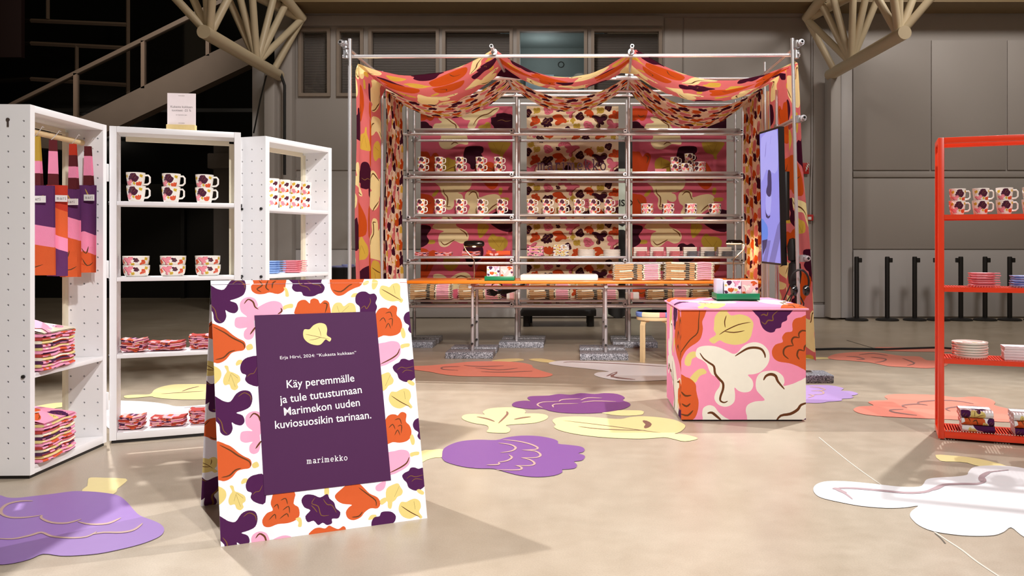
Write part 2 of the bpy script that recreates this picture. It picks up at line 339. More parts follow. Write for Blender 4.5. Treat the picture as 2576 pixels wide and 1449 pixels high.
for i, (a, b_) in enumerate(opens):
    x0, x1 = wx(a), wx(b_); cx = (x0+x1)/2; w = x1-x0; h = zt-zb; cz = (zb+zt)/2
    W = bpy.data.objects.new(f'window_{i+1}', None); COL.objects.link(W); W.location = (cx, WY, zb); W['kind'] = 'structure'
    fb = MB(); t = 0.05
    for sx in (-1, 1): fb.box((sx*(w/2-t/2), 0.02, h/2), (t, 0.12, h))
    for z in (t/2, h-t/2): fb.box((0, 0.02, z), (w-2*t, 0.12, t))
    fb.build('window_frame', m_frame, W)
    g = MB(); g.box((0, 0.05, h/2), (w-2*t, 0.006, h-2*t)); g.build('pane', m_glass, W)
    if i != 4:
        g = MB(); g.box((0, 0.12, h/2), (w-2*t, 0.02, h-2*t)); g.build('blind', m_vb, W)
    else:
        m_in = mat('office_paint', (150,160,158), 0.8)
        g = MB(); g.box((0, 1.6, h/2), (w+.6, .05, h+.6)); g.box((-w/2-.3, .9, h/2), (.05, 1.5, h+.6)); g.box((w/2+.3, .9, h/2), (.05, 1.5, h+.6)); g.box((0, .9, -.1), (w+.6, 1.5, .05)); g.box((0, .9, h+.1), (w+.6, 1.5, .05)); g.build('office_niche', m_in, W)
        g = MB(); g.box((0.25, 1.2, .25), (.35, .3, .5), bev=.01); g.box((-.25, 1.45, .5), (.5, .05, .3), bev=.01); g.build('office_cupboard', mat('office_white', (205,215,222), 0.5), W)
        g = MB(); g.tube([(.12+.05*math.cos(k*.5236), 1.56, h-.22+.05*math.sin(k*.5236)) for k in range(12)], .006, 6, close=True); g.build('wall_clock', m_dark, W)
        pl = bpy.data.lights.new('office_lamp', 'POINT'); pl.energy = 8; pl.color = (.86,.97,1); pl.shadow_soft_size = .3; po = bpy.data.objects.new('office_lamp', pl); COL.objects.link(po); po.location = (cx-.2, WY+.9, zt-.25)

# columns and pipes at the wall ends
def column(name, px0, px1, Y, py0, py1, d, m, bev=.01):
    a, b_ = at(px0, py1, Y), at(px1, py0, Y); q = MB(); q.box(((a.x+b_.x)/2, Y+d/2, (a.z+b_.z)/2), (b_.x-a.x, d, b_.z-a.z), bev=bev); return tag(q.build(name, m), kind='structure')
column('column_trim', 664, 690, 12.5, 186, 830, 0.3, m_wall)
column('column_trim', 690, 734, 12.65, -200, 830, 0.3, m_wall)
column('column_trim', 634, 664, 12.8, 150, 830, 0.2, m_wall_low)
column('column_trim', 2090, 2116, 12.45, 186, 800, 0.3, m_wall)
column('column_trim', 2116, 2144, 12.6, 170, 800, 0.25, m_wall_low)
m_gray = mat('grey_render', (104,98,94), 0.7)
q = MB(); a, b_ = at(536, 830, 14.2), at(640, 362, 14.2); q.box(((a.x+b_.x)/2, 14.5, b_.z/2), (b_.x-a.x, .6, b_.z), bev=.02)
a2, b2 = at(524, 424, 14.1), at(640, 386, 14.1); q.box(((a2.x+b2.x)/2, 14.4, (a2.z+b2.z)/2), (b2.x-a2.x, .7, b2.z-a2.z), bev=.02); tag(q.build('pillar_trim', m_gray), kind='structure')
q = MB(); q.tube([at(716, 440, 12.5), at(716, 215, 12.5), at(706, 185, 12.5), at(688, 166, 12.4)], .022, 8); q.tube([at(670, 190, 12.2), at(655, 250, 12.3), at(638, 335, 12.4)], .012, 6)
tag(q.build('drain_pipe', m_dark, origin=at(716, 440, 12.5)), 'black downpipe and thin cable running down the grey corner column', 'pipe')

# dark hall on the left: glazed facade, floor level behind, ceiling
q = MB(); q.box((-12, 26.5, 5), (20, .1, 14)); q.box((-16, 12, 5), (.1, 30, 14)); q.box((WL-.02, 20, 4), (.1, 14, 12)); tag(q.build('wall_far', m_darkglass), kind='structure')
def bar(nm, p0, p1, Y, r, m, par):
    q = MB(); q.tube([at(*p0, Y), at(*p1, Y)], r, 4); return q.build(nm, m, par)
fac = tag(bpy.data.objects.new('window_7', None), kind='structure'); COL.objects.link(fac)
for p0, p1 in [((-60,46),(322,62)),((-60,102),(322,121)),((-60,190),(322,214)),((-60,288),(322,300)),((22,-60),(22,330)),((193,112),(193,330)),((322,-60),(322,330)),((120,-60),(120,48))]: bar('mullion', p0, p1, 24.0, .06, m_mull, fac)
# stair rising to the right: stringer, handrail, posts
SY = 15.2
st = thing('staircase', 'grey staircase side with slanted handrail rising in the dark hall', 'staircase', at(208, 292, SY))
O = at(208, 292, SY)
def slab(name, px, Y, d, m, parent):
    b = MB(); n = len(px); vs = [at(x, y, Y) for x, y in px]; vs += [v + Vector((0, d, 0)) for v in vs]
    b.add(vs, [tuple(range(n))[::-1], tuple(range(n, 2*n))] + [(i, (i+1)%n, n+(i+1)%n, n+i) for i in range(n)]); return b.build(name, m, parent, origin=O)
m_stair = mat('stair_concrete', (132,118,108), 0.7, var=0.1, scale=3)
slab('stringer', [(60,368),(208,292),(484,155),(645,78),(645,154),(314,310),(170,378)], SY, .25, m_stair, st)
slab('handrail', [(-40,294),(30,256),(482,32),(640,-44),(640,-34),(482,44),(36,262),(-40,300)], SY, .1, mat('handrail_metal', (120,104,92), .5), st)
for x, y0, y1 in [(188,184,300),(358,102,222),(521,24,140)]: slab('rail_post', [(x-4,y0),(x+5,y0),(x+5,y1),(x-4,y1)], SY, .08, m_mull, st)
for x0, x1, y0, y1, y2, y3 in [(38,184,262,190,290,360),(194,352,186,108,215,290),(364,516,103,30,142,212)]: slab('guard_pane', [(x0,y0),(x1,y1),(x1,y2),(x0,y3)], SY+.04, .01, m_glass, st)
q = MB(); q.box(((at(-60,0,18).x+at(632,0,18).x)/2, 18, 1.2), (at(632,0,18).x-at(-60,0,18).x, .2, 2.6)); tag(q.build('wall_dark', mat('black_panel', (14,13,12), .5)), kind='structure')
q = MB(); q.box((-10, 17.8, 4.1), (11, .08, .08)); q.box((-8.5, 17.8, 1.0), (.08,.08,2.0)); tag(q.build('hanging_banner_frame', m_dark, origin=(-10,17.8,0)), 'dim dark metal frame standing in the unlit hall behind the shelves', 'frame')
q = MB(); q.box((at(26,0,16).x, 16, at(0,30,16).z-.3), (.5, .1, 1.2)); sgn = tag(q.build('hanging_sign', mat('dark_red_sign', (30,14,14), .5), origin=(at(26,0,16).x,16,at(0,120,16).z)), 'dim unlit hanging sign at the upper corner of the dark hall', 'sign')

# roof trusses carried by the columns: tube brackets
def truss(side):
    s = side; X0 = 4.54 if s > 0 else -4.54
    def mx(p): return p
    lab = 'cream tubular roof truss bracket above the ' + ('red shelf side' if s > 0 else 'dark staircase')
    base = Vector((X0 if s < 0 else 3.98, 12.4, 3.78)); t = thing('roof_truss', lab, 'truss', base)
    tip = Vector((-4.55, 10.05, 3.78)) if s < 0 else Vector((4.1, 10.05, 3.77))
    def tb(name, pts, r, n=14): q = MB(); q.tube(pts, r, n); return q.build(name, m_cream, t, origin=base)
    ch = tb('bottom_chord', [base + Vector((0, .2, 0)), tip], .085, 20)
    n1 = base.lerp(tip, .93); n2 = base.lerp(tip, .28); n0 = base.lerp(tip, .02)
    o = 1 if s < 0 else -1
    U0 = base + Vector((.38*o, .15, .86)); U1 = base + Vector((-.45*o, -.9, 1.15)); U2 = base + Vector((-1.5*o, -2.6, 1.7))
    V1 = base + Vector((.1*o, -1.2, 1.35)); V2 = base + Vector((.35*o, -2.7, 1.75))
    tb('top_chord', [U0, U1, U2], .075); tb('top_chord', [U0, V1, V2], .075)
    for a, b_ in [(n1,U2),(n1,V2),(n1,base+Vector((-.75*o,-2.1,1.6))),(n1,base+Vector((0,-2.5,1.7))),(n1,base+Vector((.42*o,-1.6,1.5))),(n2,U1),(n2,V1),(n2,base+Vector((.15*o,-.4,1.05))),(n2,U0),(n2,base+Vector((.25*o,-.2,.98))),(n0,U0),(n2,base+Vector((-.2*o,-1.1,1.3)))]:
        tb('web_tube', [a, b_], .05, 12)
truss(-1); truss(1)

# red notice and alarm box on the wall beside the stand
def wall_thing(name, label, cat, px0, px1, py0, py1, m, d=.03, Y=WY-.04):
    a, b_ = at(px0, py1, Y), at(px1, py0, Y); q = MB(); q.box(((a.x+b_.x)/2, Y-d/2, (a.z+b_.z)/2), (b_.x-a.x, d, b_.z-a.z), bev=.004); return tag(q.build(name, m, origin=((a.x+b_.x)/2, Y, a.z)), label, cat)
m_red = mat('sign_red', (190,36,34), .5); m_white = mat('sign_white', (238,236,232), .5)
n = wall_thing('fire_notice', 'red fire notice sign high on the grey wall beside the curtain', 'sign', 2004, 2034, 410, 438, m_red)
for k in range(3):
    p = at(2027+k*2.0, 431-k*5, WY-.075); q = MB(); q.tube([p, p+Vector((.012, 0, .05)), p+Vector((.0, 0, .07)), p+Vector((.03, 0, .03))], .006, 5); q.build('pictogram', m_white, n, origin=n.location)
ab = wall_thing('alarm_call_point', 'small red and white alarm call point on the grey wall', 'alarm', 2029, 2045, 540, 555, m_red)
q = MB(); p = at(2037, 549, WY-.075); q.box(p, (.05,.006,.045)); q.build('button_cover', m_white, ab, origin=ab.location)
q = MB(); q.tube([at(2043, 40, WY-.05), at(2043, 395, WY-.05), at(2038, 540, WY-.05)], .008, 6); q.build('conduit', m_wall_low, ab, origin=ab.location)
# washroom poster standing behind the stand
tp = thing('washroom_door', 'white washroom door with black figure seen between the back banners', 'door', (wx(1576), WY-.06, 0))
def dpl(name, pts, m, d): 
    q = MB(); co, nf, nm = cdt(smooth(pts, 2) if len(pts) > 4 else pts, []); put(q, co, nf, nm, lambda x, y: at(x, y, WY-d)); return q.build(name, m, tp, origin=tp.location)
q = MB(); a, b_ = at(1520, 795, WY-.05), at(1640, 355, WY-.05); q.box(((a.x+b_.x)/2, WY-.05, (a.z+b_.z)/2), (b_.x-a.x, .03, b_.z-a.z)); q.build('door_leaf', mat('door_white', (224,236,224), .5), tp, origin=tp.location)
m_blk = mat('print_black', (18,16,16), .6)
dpl('black_band', [(1520,356),(1640,356),(1640,424),(1520,424)], m_blk, .068)
dpl('figure', [(1535,590),(1560,578),(1575,582),(1578,600),(1585,640),(1588,720),(1580,790),(1530,790),(1528,640)], m_blk, .068)
dpl('figure', [(1545,560),(1568,545),(1580,560),(1566,570)], m_blk, .068)
def text_mesh(txt, size=1.0, bold=0.0, space=1.0):
    c = bpy.data.curves.new('lettering', 'FONT'); c.body = txt; c.size = size; c.align_x = 'CENTER'; c.offset = bold; c.space_character = space; c.resolution_u = 3
    o = bpy.data.objects.new('lettering', c); COL.objects.link(o); dg = bpy.context.evaluated_depsgraph_get(); me = bpy.data.meshes.new_from_object(o.evaluated_get(dg))
    V = [(v.co.x, v.co.y) for v in me.vertices]; P = [list(p.vertices) for p in me.polygons]; bpy.data.objects.remove(o); bpy.data.curves.remove(c); bpy.data.meshes.remove(me)
    return V, P
def lettering(name, txt, fn, m, parent, size=1.0, bold=0.0, origin=(0,0,0), space=1.0):
    V, P = text_mesh(txt, size, bold, space); q = MB(); q.v = [tuple(fn(x, y)) for x, y in V]; q.f = P; q.m = [0]*len(P); q.sm = [False]*len(P); return q.build(name, m, parent, origin=origin)
c0 = at(1561, 518, WY-.07); lettering('door_lettering', 'UNISEX', lambda x, y: (c0.x+x, c0.y, c0.z+y), m_blk, tp, .14, .003, tp.location)

# belt posts along the wall
m_post = mat('black_post', (22,20,20), .5)
def belt_post():
    t = thing('belt_post', 'x', 'post', group='black belt posts along the back wall')
    q = MB(); q.lathe([(0,0),(.17,0),(.17,.015),(.15,.03),(.05,.045),(0,.046)], 24); q.build('base', m_post, t)
    q = MB(); q.lathe([(.035,.03),(.035,.96),(.03,.975),(0,.976)], 14); q.build('pole', m_post, t)
    q = MB(); q.box((.05,0,.92), (.05,.06,.07), bev=.008); q.build('belt_head', m_post, t); return t
bp0 = belt_post(); names = ['first','second','third','fourth','fifth','sixth','seventh','eighth']
for i, px in enumerate([2155,2232,2301,2361,2417,2478,2540,2606]):
    loc = ((px-PX)/F*12.45, 12.45, 0); lab = f'{names[i]} black belt barrier post counting from the curtain along the wall'
    if i == 0: bp0.location = loc; bp0['label'] = lab
    else: dup(bp0, loc, math.pi if i in (3, 4) else 0, lab)
q = MB(); q.tube([(*fl(2036, 882), .012), (*fl(2110, 880), .012), (*fl(2230, 881), .012), (*fl(2360, 877), .012), (*fl(2450, 884), .012)], .012, 6); tag(q.build('floor_cable', m_dark, origin=(*fl(2200,880),0)), 'black cable lying on the floor behind the red shelf', 'cable')
q = MB(); c = fl(855, 820); Y = 9.6; a, b_ = at(818, 790, Y), at(884, 674, Y); q.box(((a.x+b_.x)/2, Y+.25, b_.z/2), (b_.x-a.x, .5, b_.z), bev=.01); bt = tag(q.build('black_cabinet', mat('black_laminate', (20,18,18), .3), origin=((a.x+b_.x)/2, Y+.25, 0)), 'black cabinet behind the end of the white shelf units', 'cabinet')
q = MB(); q.box(((a.x+b_.x)/2+.02, Y+.2, b_.z+.012), (.26,.3,.02), bev=.003); q.box(((a.x+b_.x)/2+.06, Y+.2, b_.z+.03), (.14,.22,.016), .3, bev=.003); tag(q.build('brochure_stack', mat('brochure_blue', (150,160,215), .5), origin=((a.x+b_.x)/2, Y+.2, b_.z)), 'pale blue brochures lying on the black cabinet', 'brochure')
q = MB(); Yp = 11.4; a, b_ = at(1310, 792, Yp), at(1500, 778, Yp); q.box(((a.x+b_.x)/2, Yp+.4, .2), (b_.x-a.x, .8, .09), bev=.01); fd = tag(q.build('floor_dolly', m_post, origin=((a.x+b_.x)/2, Yp+.4, .1)), 'low black flat dolly on the floor behind the rack', 'dolly')
for sx in (-1,1):
    for sy in (-1,1): q = MB(); q.lathe([(0,0),(.05,0),(.05,.16),(0,.16)], 10, ((a.x+b_.x)/2+sx*.45, Yp+.4+sy*.3, 0)); q.build('wheel', m_dark, fd, origin=fd.location)
# ================================================================ floor graphics
def decal(label, layers, shift=(0,0)):
    """layers: (part name, material, outline in frame pixels, z)"""
    P0 = layers[0][2]; xy = [fl(*p) for p in P0]; c = (sum(p[0] for p in xy)/len(xy), sum(p[1] for p in xy)/len(xy), 0)
    t = thing('floor_decal', label, 'floor decal', c, group='flower graphics stuck on the concrete floor')
    for i_, (nm, m, pts, z) in enumerate(layers):
        z = z + .00012*i_
        P = [fl(*p) for p in pts]; q = MB(); co, nf, k = cdt(P, []); put(q, co, nf, k, lambda x, y: (x, y, z)); q.build(nm, m, t, origin=c)
m_dp = mat('vinyl_purple', (128,82,150), .45, var=.03); m_dpl = mat('vinyl_purple_lit', (150,114,186), .45, var=.03); m_dpd = mat('vinyl_purple_dim', (112,58,118), .45, var=.03); m_dl = mat('vinyl_lilac', (176,148,206), .45, var=.03)  # pale and darkest purple: one vinyl, its lighting put into the colour
m_dy = mat('vinyl_yellow', (240,224,160), .45, var=.03); m_dw = mat('vinyl_white', (240,240,244), .4, var=.02); m_dc = mat('vinyl_coral', (244,148,128), .45, var=.03)
m_ln = mat('vinyl_line_beige', (190,158,148), .5); m_lb = mat('vinyl_line_brown', (140,100,88), .5); m_lg = mat('vinyl_line_grey', (150,112,108), .5); m_lm = mat('vinyl_line_mauve', (176,152,158), .5)
ZB, ZS, ZL = .003, .002, .0042
def D(zoom, label, body, m, strokes=(), mline=None, stem=None, mstem=None, w=6, flat=.45):
    L = [('petal_shape', m, smooth(zm(*zoom, body), 3), ZB)]
    if stem: L.append(('stem', mstem or m_dy, smooth(zm(*zoom, stem), 2), ZS))
    for s in strokes:
        ww = w
        if isinstance(s, tuple): s, ww = s
        L.append(('drawn_line', mline, stroke(zm(*zoom, s), ww, 3, True, flat), ZL))
    decal(label, L)
Z4 = (0,1180,4.6); Z5 = (1080,960,3.68); Z6 = (2000,1100,4.151); Z7 = (2100,720,3.294); Z8 = (1960,880,6.585); Z9 = (980,660,3.48); ZA = (280,860,5.571); ID = (0,0,1)
D(Z4, 'large purple flower graphic on the floor at the front corner by the white shelf', [(-20,308),(80,335),(200,340),(400,318),(600,295),(800,268),(900,262),(1100,270),(1300,295),(1400,330),(1480,400),(1540,470),(1620,545),(1750,595),(1850,640),(1900,700),(1870,770),(1760,830),(1600,885),(1400,935),(1150,985),(900,1008),(700,1012),(500,990),(350,1050),(150,1100),(-40,1112),(-250,1050),(-400,800),(-350,500),(-200,340)], m_dpl,
  [[(380,380),(250,380),(100,410),(20,470),(20,530),(120,570),(300,570),(480,545)],[(490,545),(480,580),(600,630),(780,635),(940,590)],[(900,620),(1050,650),(1250,640),(1400,575)],[(-40,815),(150,820),(350,780),(480,745),(600,790),(800,808),(1000,795),(1120,735)],[(1050,770),(1200,745),(1400,745),(1550,715),(1650,640)]], m_ln,
  [(945,275),(1010,200),(1018,130),(1050,102),(1200,105),(1455,115),(1450,160),(1360,230),(1300,300)], None, 9)
D(Z5, 'purple fluted flower graphic on the floor just beside the sandwich board', [(118,690),(130,630),(200,585),(300,555),(450,542),(620,545),(720,520),(850,505),(1000,508),(1130,530),(1190,555),(1195,580),(1290,590),(1400,605),(1437,630),(1425,655),(1380,668),(1430,685),(1440,705),(1410,735),(1340,745),(1368,775),(1350,805),(1290,815),(1230,820),(1230,845),(1150,875),(1000,888),(850,875),(720,845),(600,812),(450,808),(300,790),(160,750),(120,715)], m_dp,
  [[(680,545),(800,555),(920,580),(1000,615),(980,635),(860,640)],[(860,640),(980,650),(1030,685),(990,710),(850,712)],[(850,712),(930,730),(975,765),(930,785),(790,785)],[(800,785),(850,800),(830,825),(620,825)],[(640,575),(750,590),(800,620),(760,650),(660,665)],[(735,685),(765,710),(720,740),(640,755)],[(640,755),(640,775),(530,780)]], m_ln, [(-90,650),(30,635),(130,630),(125,700),(60,705),(-20,725),(-110,765)], None, 6)
D(Z5, 'dark plum flower graphic on the floor in front of the patterned cube', [(765,215),(800,190),(880,180),(940,182),(908,158),(930,140),(1020,135),(1110,132),(1200,118),(1310,125),(1400,110),(1530,118),(1620,110),(1740,118),(1810,150),(1790,175),(1850,200),(1858,225),(1800,255),(1680,280),(1540,295),(1380,298),(1230,292),(1120,275),(1050,255),(960,258),(850,248),(785,235)], m_dpd,
  [[(1050,248),(1000,220),(1050,195),(1200,188)],[(1200,190),(1240,170),(1400,165)],[(1400,178),(1470,155),(1600,158)],[(1150,245),(1160,215),(1380,208)],[(1410,200),(1520,185),(1730,190)]], m_ln, [(1565,280),(1700,268),(1960,270),(1982,295),(1960,310),(1850,318),(1700,312)], None, 5, .35)
D(Z5, 'small three-lobed yellow leaf graphic between the two purple floor flowers', [(300,335),(330,310),(420,303),(510,310),(495,285),(540,258),(630,245),(760,242),(860,258),(893,280),(885,298),(980,298),(1070,308),(1100,330),(1070,358),(980,385),(860,395),(710,408),(745,435),(745,460),(715,478),(620,478),(533,470),(550,440),(530,408),(420,390),(330,362)], m_dy, [[(440,330),(540,350),(605,375)],[(715,280),(720,310),(640,390)],[(785,355),(860,340),(940,330)]], m_lb, None, None, 6)
D(Z5, 'long yellow leaf graphic reaching under the corner of the patterned cube', [(1140,365),(1180,340),(1280,328),(1450,328),(1620,342),(1770,350),(1860,332),(1980,325),(2130,335),(2270,358),(2360,400),(2365,430),(2320,470),(2270,488),(2370,495),(2487,530),(2365,557),(2260,535),(2170,520),(2000,532),(1800,530),(1560,515),(1350,488),(1210,455),(1155,425),(1170,405)], m_dy, [([(1980,365),(2030,400),(1995,435)],16),([(1240,365),(1700,420),(2140,480)],2),([(1380,420),(1600,445),(2000,458)],3)], m_lb, None, None, 6)
D(Z6, 'large white flower graphic on the floor in front of the red shelf', [(190,550),(220,500),(300,470),(420,462),(600,470),(850,495),(1100,522),(1290,522),(1340,495),(1370,450),(1450,430),(1650,418),(1790,400),(1808,370),(1850,325),(1940,305),(2100,300),(2230,308),(2391,330),(2700,420),(2900,700),(2800,1000),(2600,1150),(2450,1080),(2350,1020),(2255,948),(2180,995),(2080,1030),(1900,1038),(1700,1028),(1450,990),(1300,930),(1220,860),(1200,815),(1220,775),(1285,722),(1150,740),(950,745),(700,725),(500,690),(300,645),(220,605)], m_dw,
  [([(600,655),(530,600),(440,545),(600,540),(850,560),(1150,588),(1350,580),(1450,545),(1550,505),(1750,495),(1900,495),(1980,465),(1960,415),(2010,375),(2230,350)],11),([(390,545),(430,545),(480,570),(540,590)],12),([(1420,560),(1480,540),(1560,505)],14),([(1940,470),(1955,415),(2040,365)],16)], m_lm, [(1465,188),(1600,192),(1800,210),(2000,245),(2240,315),(1940,310),(1800,270),(1650,258),(1520,250)], None, 9)
D(Z7, 'coral flower graphic on the floor half behind the red shelf post', [(155,1025),(200,1000),(320,992),(275,965),(330,950),(440,945),(412,918),(460,900),(600,897),(850,905),(1000,925),(1150,918),(1280,935),(1330,965),(1325,990),(1450,1020),(1568,1045),(1750,1080),(1750,1130),(1568,1135),(1250,1120),(900,1105),(500,1088),(280,1070),(190,1050)], m_dc, [[(720,985),(690,965),(850,950),(1010,955),(1150,978)],[(600,1012),(560,992),(680,980),(770,990)],[(680,1075),(500,1050),(460,1030),(570,1025)],[(960,1040),(920,1020),(1000,1005),(1150,1000),(1280,1015)],[(1100,1060),(1180,1035),(1300,1040)]], m_lg, None, None, 6)
D(Z7, 'coral flower graphic on the dark floor beyond the granite block', [(-60,595),(0,565),(150,548),(300,548),(420,560),(560,580),(700,585),(760,615),(860,620),(940,640),(900,668),(760,682),(600,672),(450,665),(300,635),(120,618),(0,610)], m_dc, [[(95,585),(180,588),(245,608),(180,610)],[(200,570),(320,560),(440,578)],[(300,590),(420,605),(400,625),(330,635)],[(560,600),(660,640),(600,660)]], m_lg, [(-230,592),(-60,590),(-50,604),(-230,606)], None, 5, .35)
D(Z7, 'thin coral strip of a flower graphic at the edge of the dark floor cover', [(330,508),(500,508),(700,512),(870,516),(990,525),(960,548),(800,545),(600,543),(420,535)], m_dc)
D(Z8, 'lilac flower graphic on the floor peeking out behind the patterned cube', [(490,590),(620,588),(800,590),(950,610),(1070,645),(1030,680),(1180,690),(1300,725),(1280,750),(1200,765),(1230,790),(1180,810),(1040,820),(1030,850),(820,865),(700,885),(490,885),(250,870),(150,740),(280,610)], m_dl, [[(500,620),(650,630),(760,665),(640,690)],[(530,690),(700,690),(730,735),(570,755)],[(480,745),(570,770),(480,800)]], m_ln, None, None, 5, .35)
D(Z9, 'coral flower graphic on the floor in front of the orange table', [(150,915),(350,905),(520,890),(700,872),(850,868),(1000,870),(1150,880),(1240,900),(1260,925),(1340,955),(1425,980),(1400,1000),(1300,1010),(1100,1005),(900,1002),(650,1000),(480,985),(350,960),(200,940)], m_dc, [[(600,948),(470,940),(470,920),(620,915)],[(650,905),(800,915),(1000,908)],[(750,925),(950,945),(1120,930)],[(800,960),(1000,965),(1250,955)]], m_lg, [(890,866),(960,850),(1130,843),(1175,860),(1000,875)], None, 5, .3)
D(Z9, 'white flower graphic on the floor beside the wooden stool', [(1395,890),(1440,870),(1560,862),(1800,868),(2100,880),(2450,900),(2700,930),(2700,1010),(2450,1030),(2200,1042),(2000,1035),(1850,1010),(1790,985),(1830,965),(1920,958),(1750,935),(1550,915)], m_dw, [[(1520,880),(1600,874),(1900,885),(2150,898),(2450,918)],([(1900,1000),(1990,965),(1950,1005),(2150,1030)],10)], m_lg, [(1215,850),(1330,843),(1480,872),(1400,880),(1290,868)], None, 5, .3)
D(ZA, 'yellow leaf graphic on the floor seen through the middle white shelf', [(185,760),(350,745),(540,738),(600,680),(700,635),(850,605),(1000,597),(1310,597),(1500,610),(1600,680),(1500,780),(1310,810),(1000,812),(750,800),(600,780),(540,770),(230,795)], m_dy, [[(990,700),(1100,660),(1230,630)],([(700,735),(1000,715),(1310,695)],2)], m_lb, None, None, 3)
D(ZA, 'white flower graphic on the floor behind the middle white shelf', [(-60,835),(15,825),(200,830),(450,840),(650,860),(800,885),(900,908),(1100,905),(1310,888),(1500,890),(1560,950),(1500,1060),(1250,1130),(900,1200),(400,1240),(0,1240),(-90,1100),(-100,930)], m_dw, [[(1010,930),(1200,918),(1400,905)]], m_lg, None, None, 2)
D(ID, 'pale yellow stem graphic on the floor seen through the apron unit', [(66,1030),(120,1017),(165,1013),(210,1012),(250,1014),(250,1022),(165,1024),(110,1033)], m_dy)
# ================================================================ tube stand with canopy
m_chrome = mat('brushed_aluminium', (226,224,228), .27, metal=.6, var=.02, scale=10)
m_clamp = mat('cast_clamp', (186,186,190), .4, metal=.7, var=.04, scale=20)
m_mouth = mat('tube_mouth_shade', (12,12,13), .8)
m_board = mat('satin_shelf_board', (196,190,192), .28, metal=.55, var=.05)
def granite():
    m = bpy.data.materials.new('speckled_granite'); m.use_nodes = True; nt = m.node_tree; N = nt.nodes; L = nt.links; b = N['Principled BSDF']
    tc = N.new('ShaderNodeTexCoord'); v = N.new('ShaderNodeTexVoronoi'); v.inputs['Scale'].default_value = 150; L.new(tc.outputs['Object'], v.inputs['Vector'])
    r = N.new('ShaderNodeValToRGB'); L.new(v.outputs['Color'], r.inputs[0]); e = r.color_ramp.elements; e[0].position = .2; e[0].color = srgb((62,64,72)); e[1].position = .8; e[1].color = srgb((190,192,202)); x = r.color_ramp.elements.new(.5); x.color = srgb((128,130,140))
    L.new(r.outputs[0], b.inputs['Base Color']); b.inputs['Roughness'].default_value = .45; return m
m_gran = granite()
stand = thing('tube_stand', 'aluminium tube stand with shelves and canopy frame on granite blocks', 'display stand', (0, 8.0, 0)); SO = stand.location.copy()
TR = .0155
def pipe(name, p0, p1, r=TR, open0=False, open1=False, parent=stand, o=None, n=12):
    q = MB(); p0, p1 = Vector(p0), Vector(p1); q.tube([p0, p1], r, n); d = (p1-p0).normalized()
    q.k = 1
    for e, op, s in ((p0, open0, -1), (p1, open1, 1)):
        if op: q.tube([e - d*s*.002, e + d*s*.001], r*.72, n)  # dark disc painted for the shaded inside of an open end
    return q.build(name, [m_chrome, m_mouth], parent, origin=(SO if o is None else o))
def clamp(p, r=.025, l=.055, ax='X', parent=stand, o=None):
    q = MB(); p = Vector(p); d = {'X': Vector((1,0,0)), 'Y': Vector((0,1,0)), 'Z': Vector((0,0,1))}[ax]; q.tube([p-d*l/2, p+d*l/2], r, 12)
    q.box(p + Vector((.012, -r, 0)), (.02, .024, .02), bev=.004); return q.build('clamp', m_clamp, parent, origin=(SO if o is None else o))
def block(x, y, w=.48, d=.28, h=.065, parent=stand, o=None):
    q = MB(); q.box((x, y, h/2), (w, d, h), bev=.004); return q.build('granite_base', m_gran, parent, origin=(SO if o is None else o))
FY, MY = 6.87, 8.05
# front and middle uprights
pipe('upright_pole', (1.92, FY, .06), (1.853, FY, 2.885)); pipe('upright_pole', (-1.88, FY, .06), (-1.875, FY, 2.88))
pipe('upright_pole', (-1.885, MY, 0.06), (-1.88, MY, 2.86)); pipe('upright_pole', (1.91, MY, .06), (1.90, MY, 2.95))
pipe('upright_pole', (1.85, 7.72, .06), (1.85, 7.72, 2.6)); pipe('upright_pole', (1.84, 7.88, .06), (1.84, 7.88, 2.6)); pipe('upright_pole', (1.855, 7.40, .06), (1.855, 7.40, 2.55))
for x, y in [(1.92, FY), (-1.88, FY), (-1.885, MY), (1.91, MY+.05), (1.89, 7.66)]: block(x, y)
pipe('cross_tube', (-1.95, FY+.05, 2.742), (1.93, FY+.05, 2.755)); pipe('cross_tube', (-1.95, MY+.05, 2.80), (2.0, MY+.05, 2.80)); pipe('cross_tube', (-1.95, 8.76, 2.80), (2.0, 8.76, 2.80))
def ztube(Y): return 2.775 + .038*(Y-6.7)
for xa, xb in [(-.665,-.645),(.49,.63)]:
    pipe('roof_tube', (xa, 6.68, ztube(6.68)), (xb, 9.35, ztube(9.35)), open0=True); clamp((xa+.005, FY+.03, ztube(FY)-.01), .026, .07, 'Y'); clamp((xa+(xb-xa)*.5, MY, 2.82), .026, .08, 'X')
    pipe('cross_tube', (xa+(xb-xa)*.5-.13, MY-.05, 2.79), (xa+(xb-xa)*.5+.13, MY-.05, 2.79), .018)
for s, x, zs in ((-1, -1.925, (2.825,)), (1, 1.905, (2.83, 2.2, 1.03))):
    for z in zs:
        xx = x + (.0 if s < 0 else (2.83-z)*.028); pipe('side_tube', (xx, FY-.12, z), (xx, (9.3 if z > 2.5 else 7.5), z+.03), open0=True); clamp((xx-s*.02, FY-.02, z), .026, .06, 'Z'); clamp((xx, FY-.07, z), .026, .05, 'Y')
    clamp((x-s*.02, FY, 2.75), .026, .07, 'Z')
pipe('cross_tube', (1.855, 7.40, 2.2), (1.875, FY+.02, 2.2), .02); clamp((1.855, 7.40, 2.2), .026, .07, 'Z')
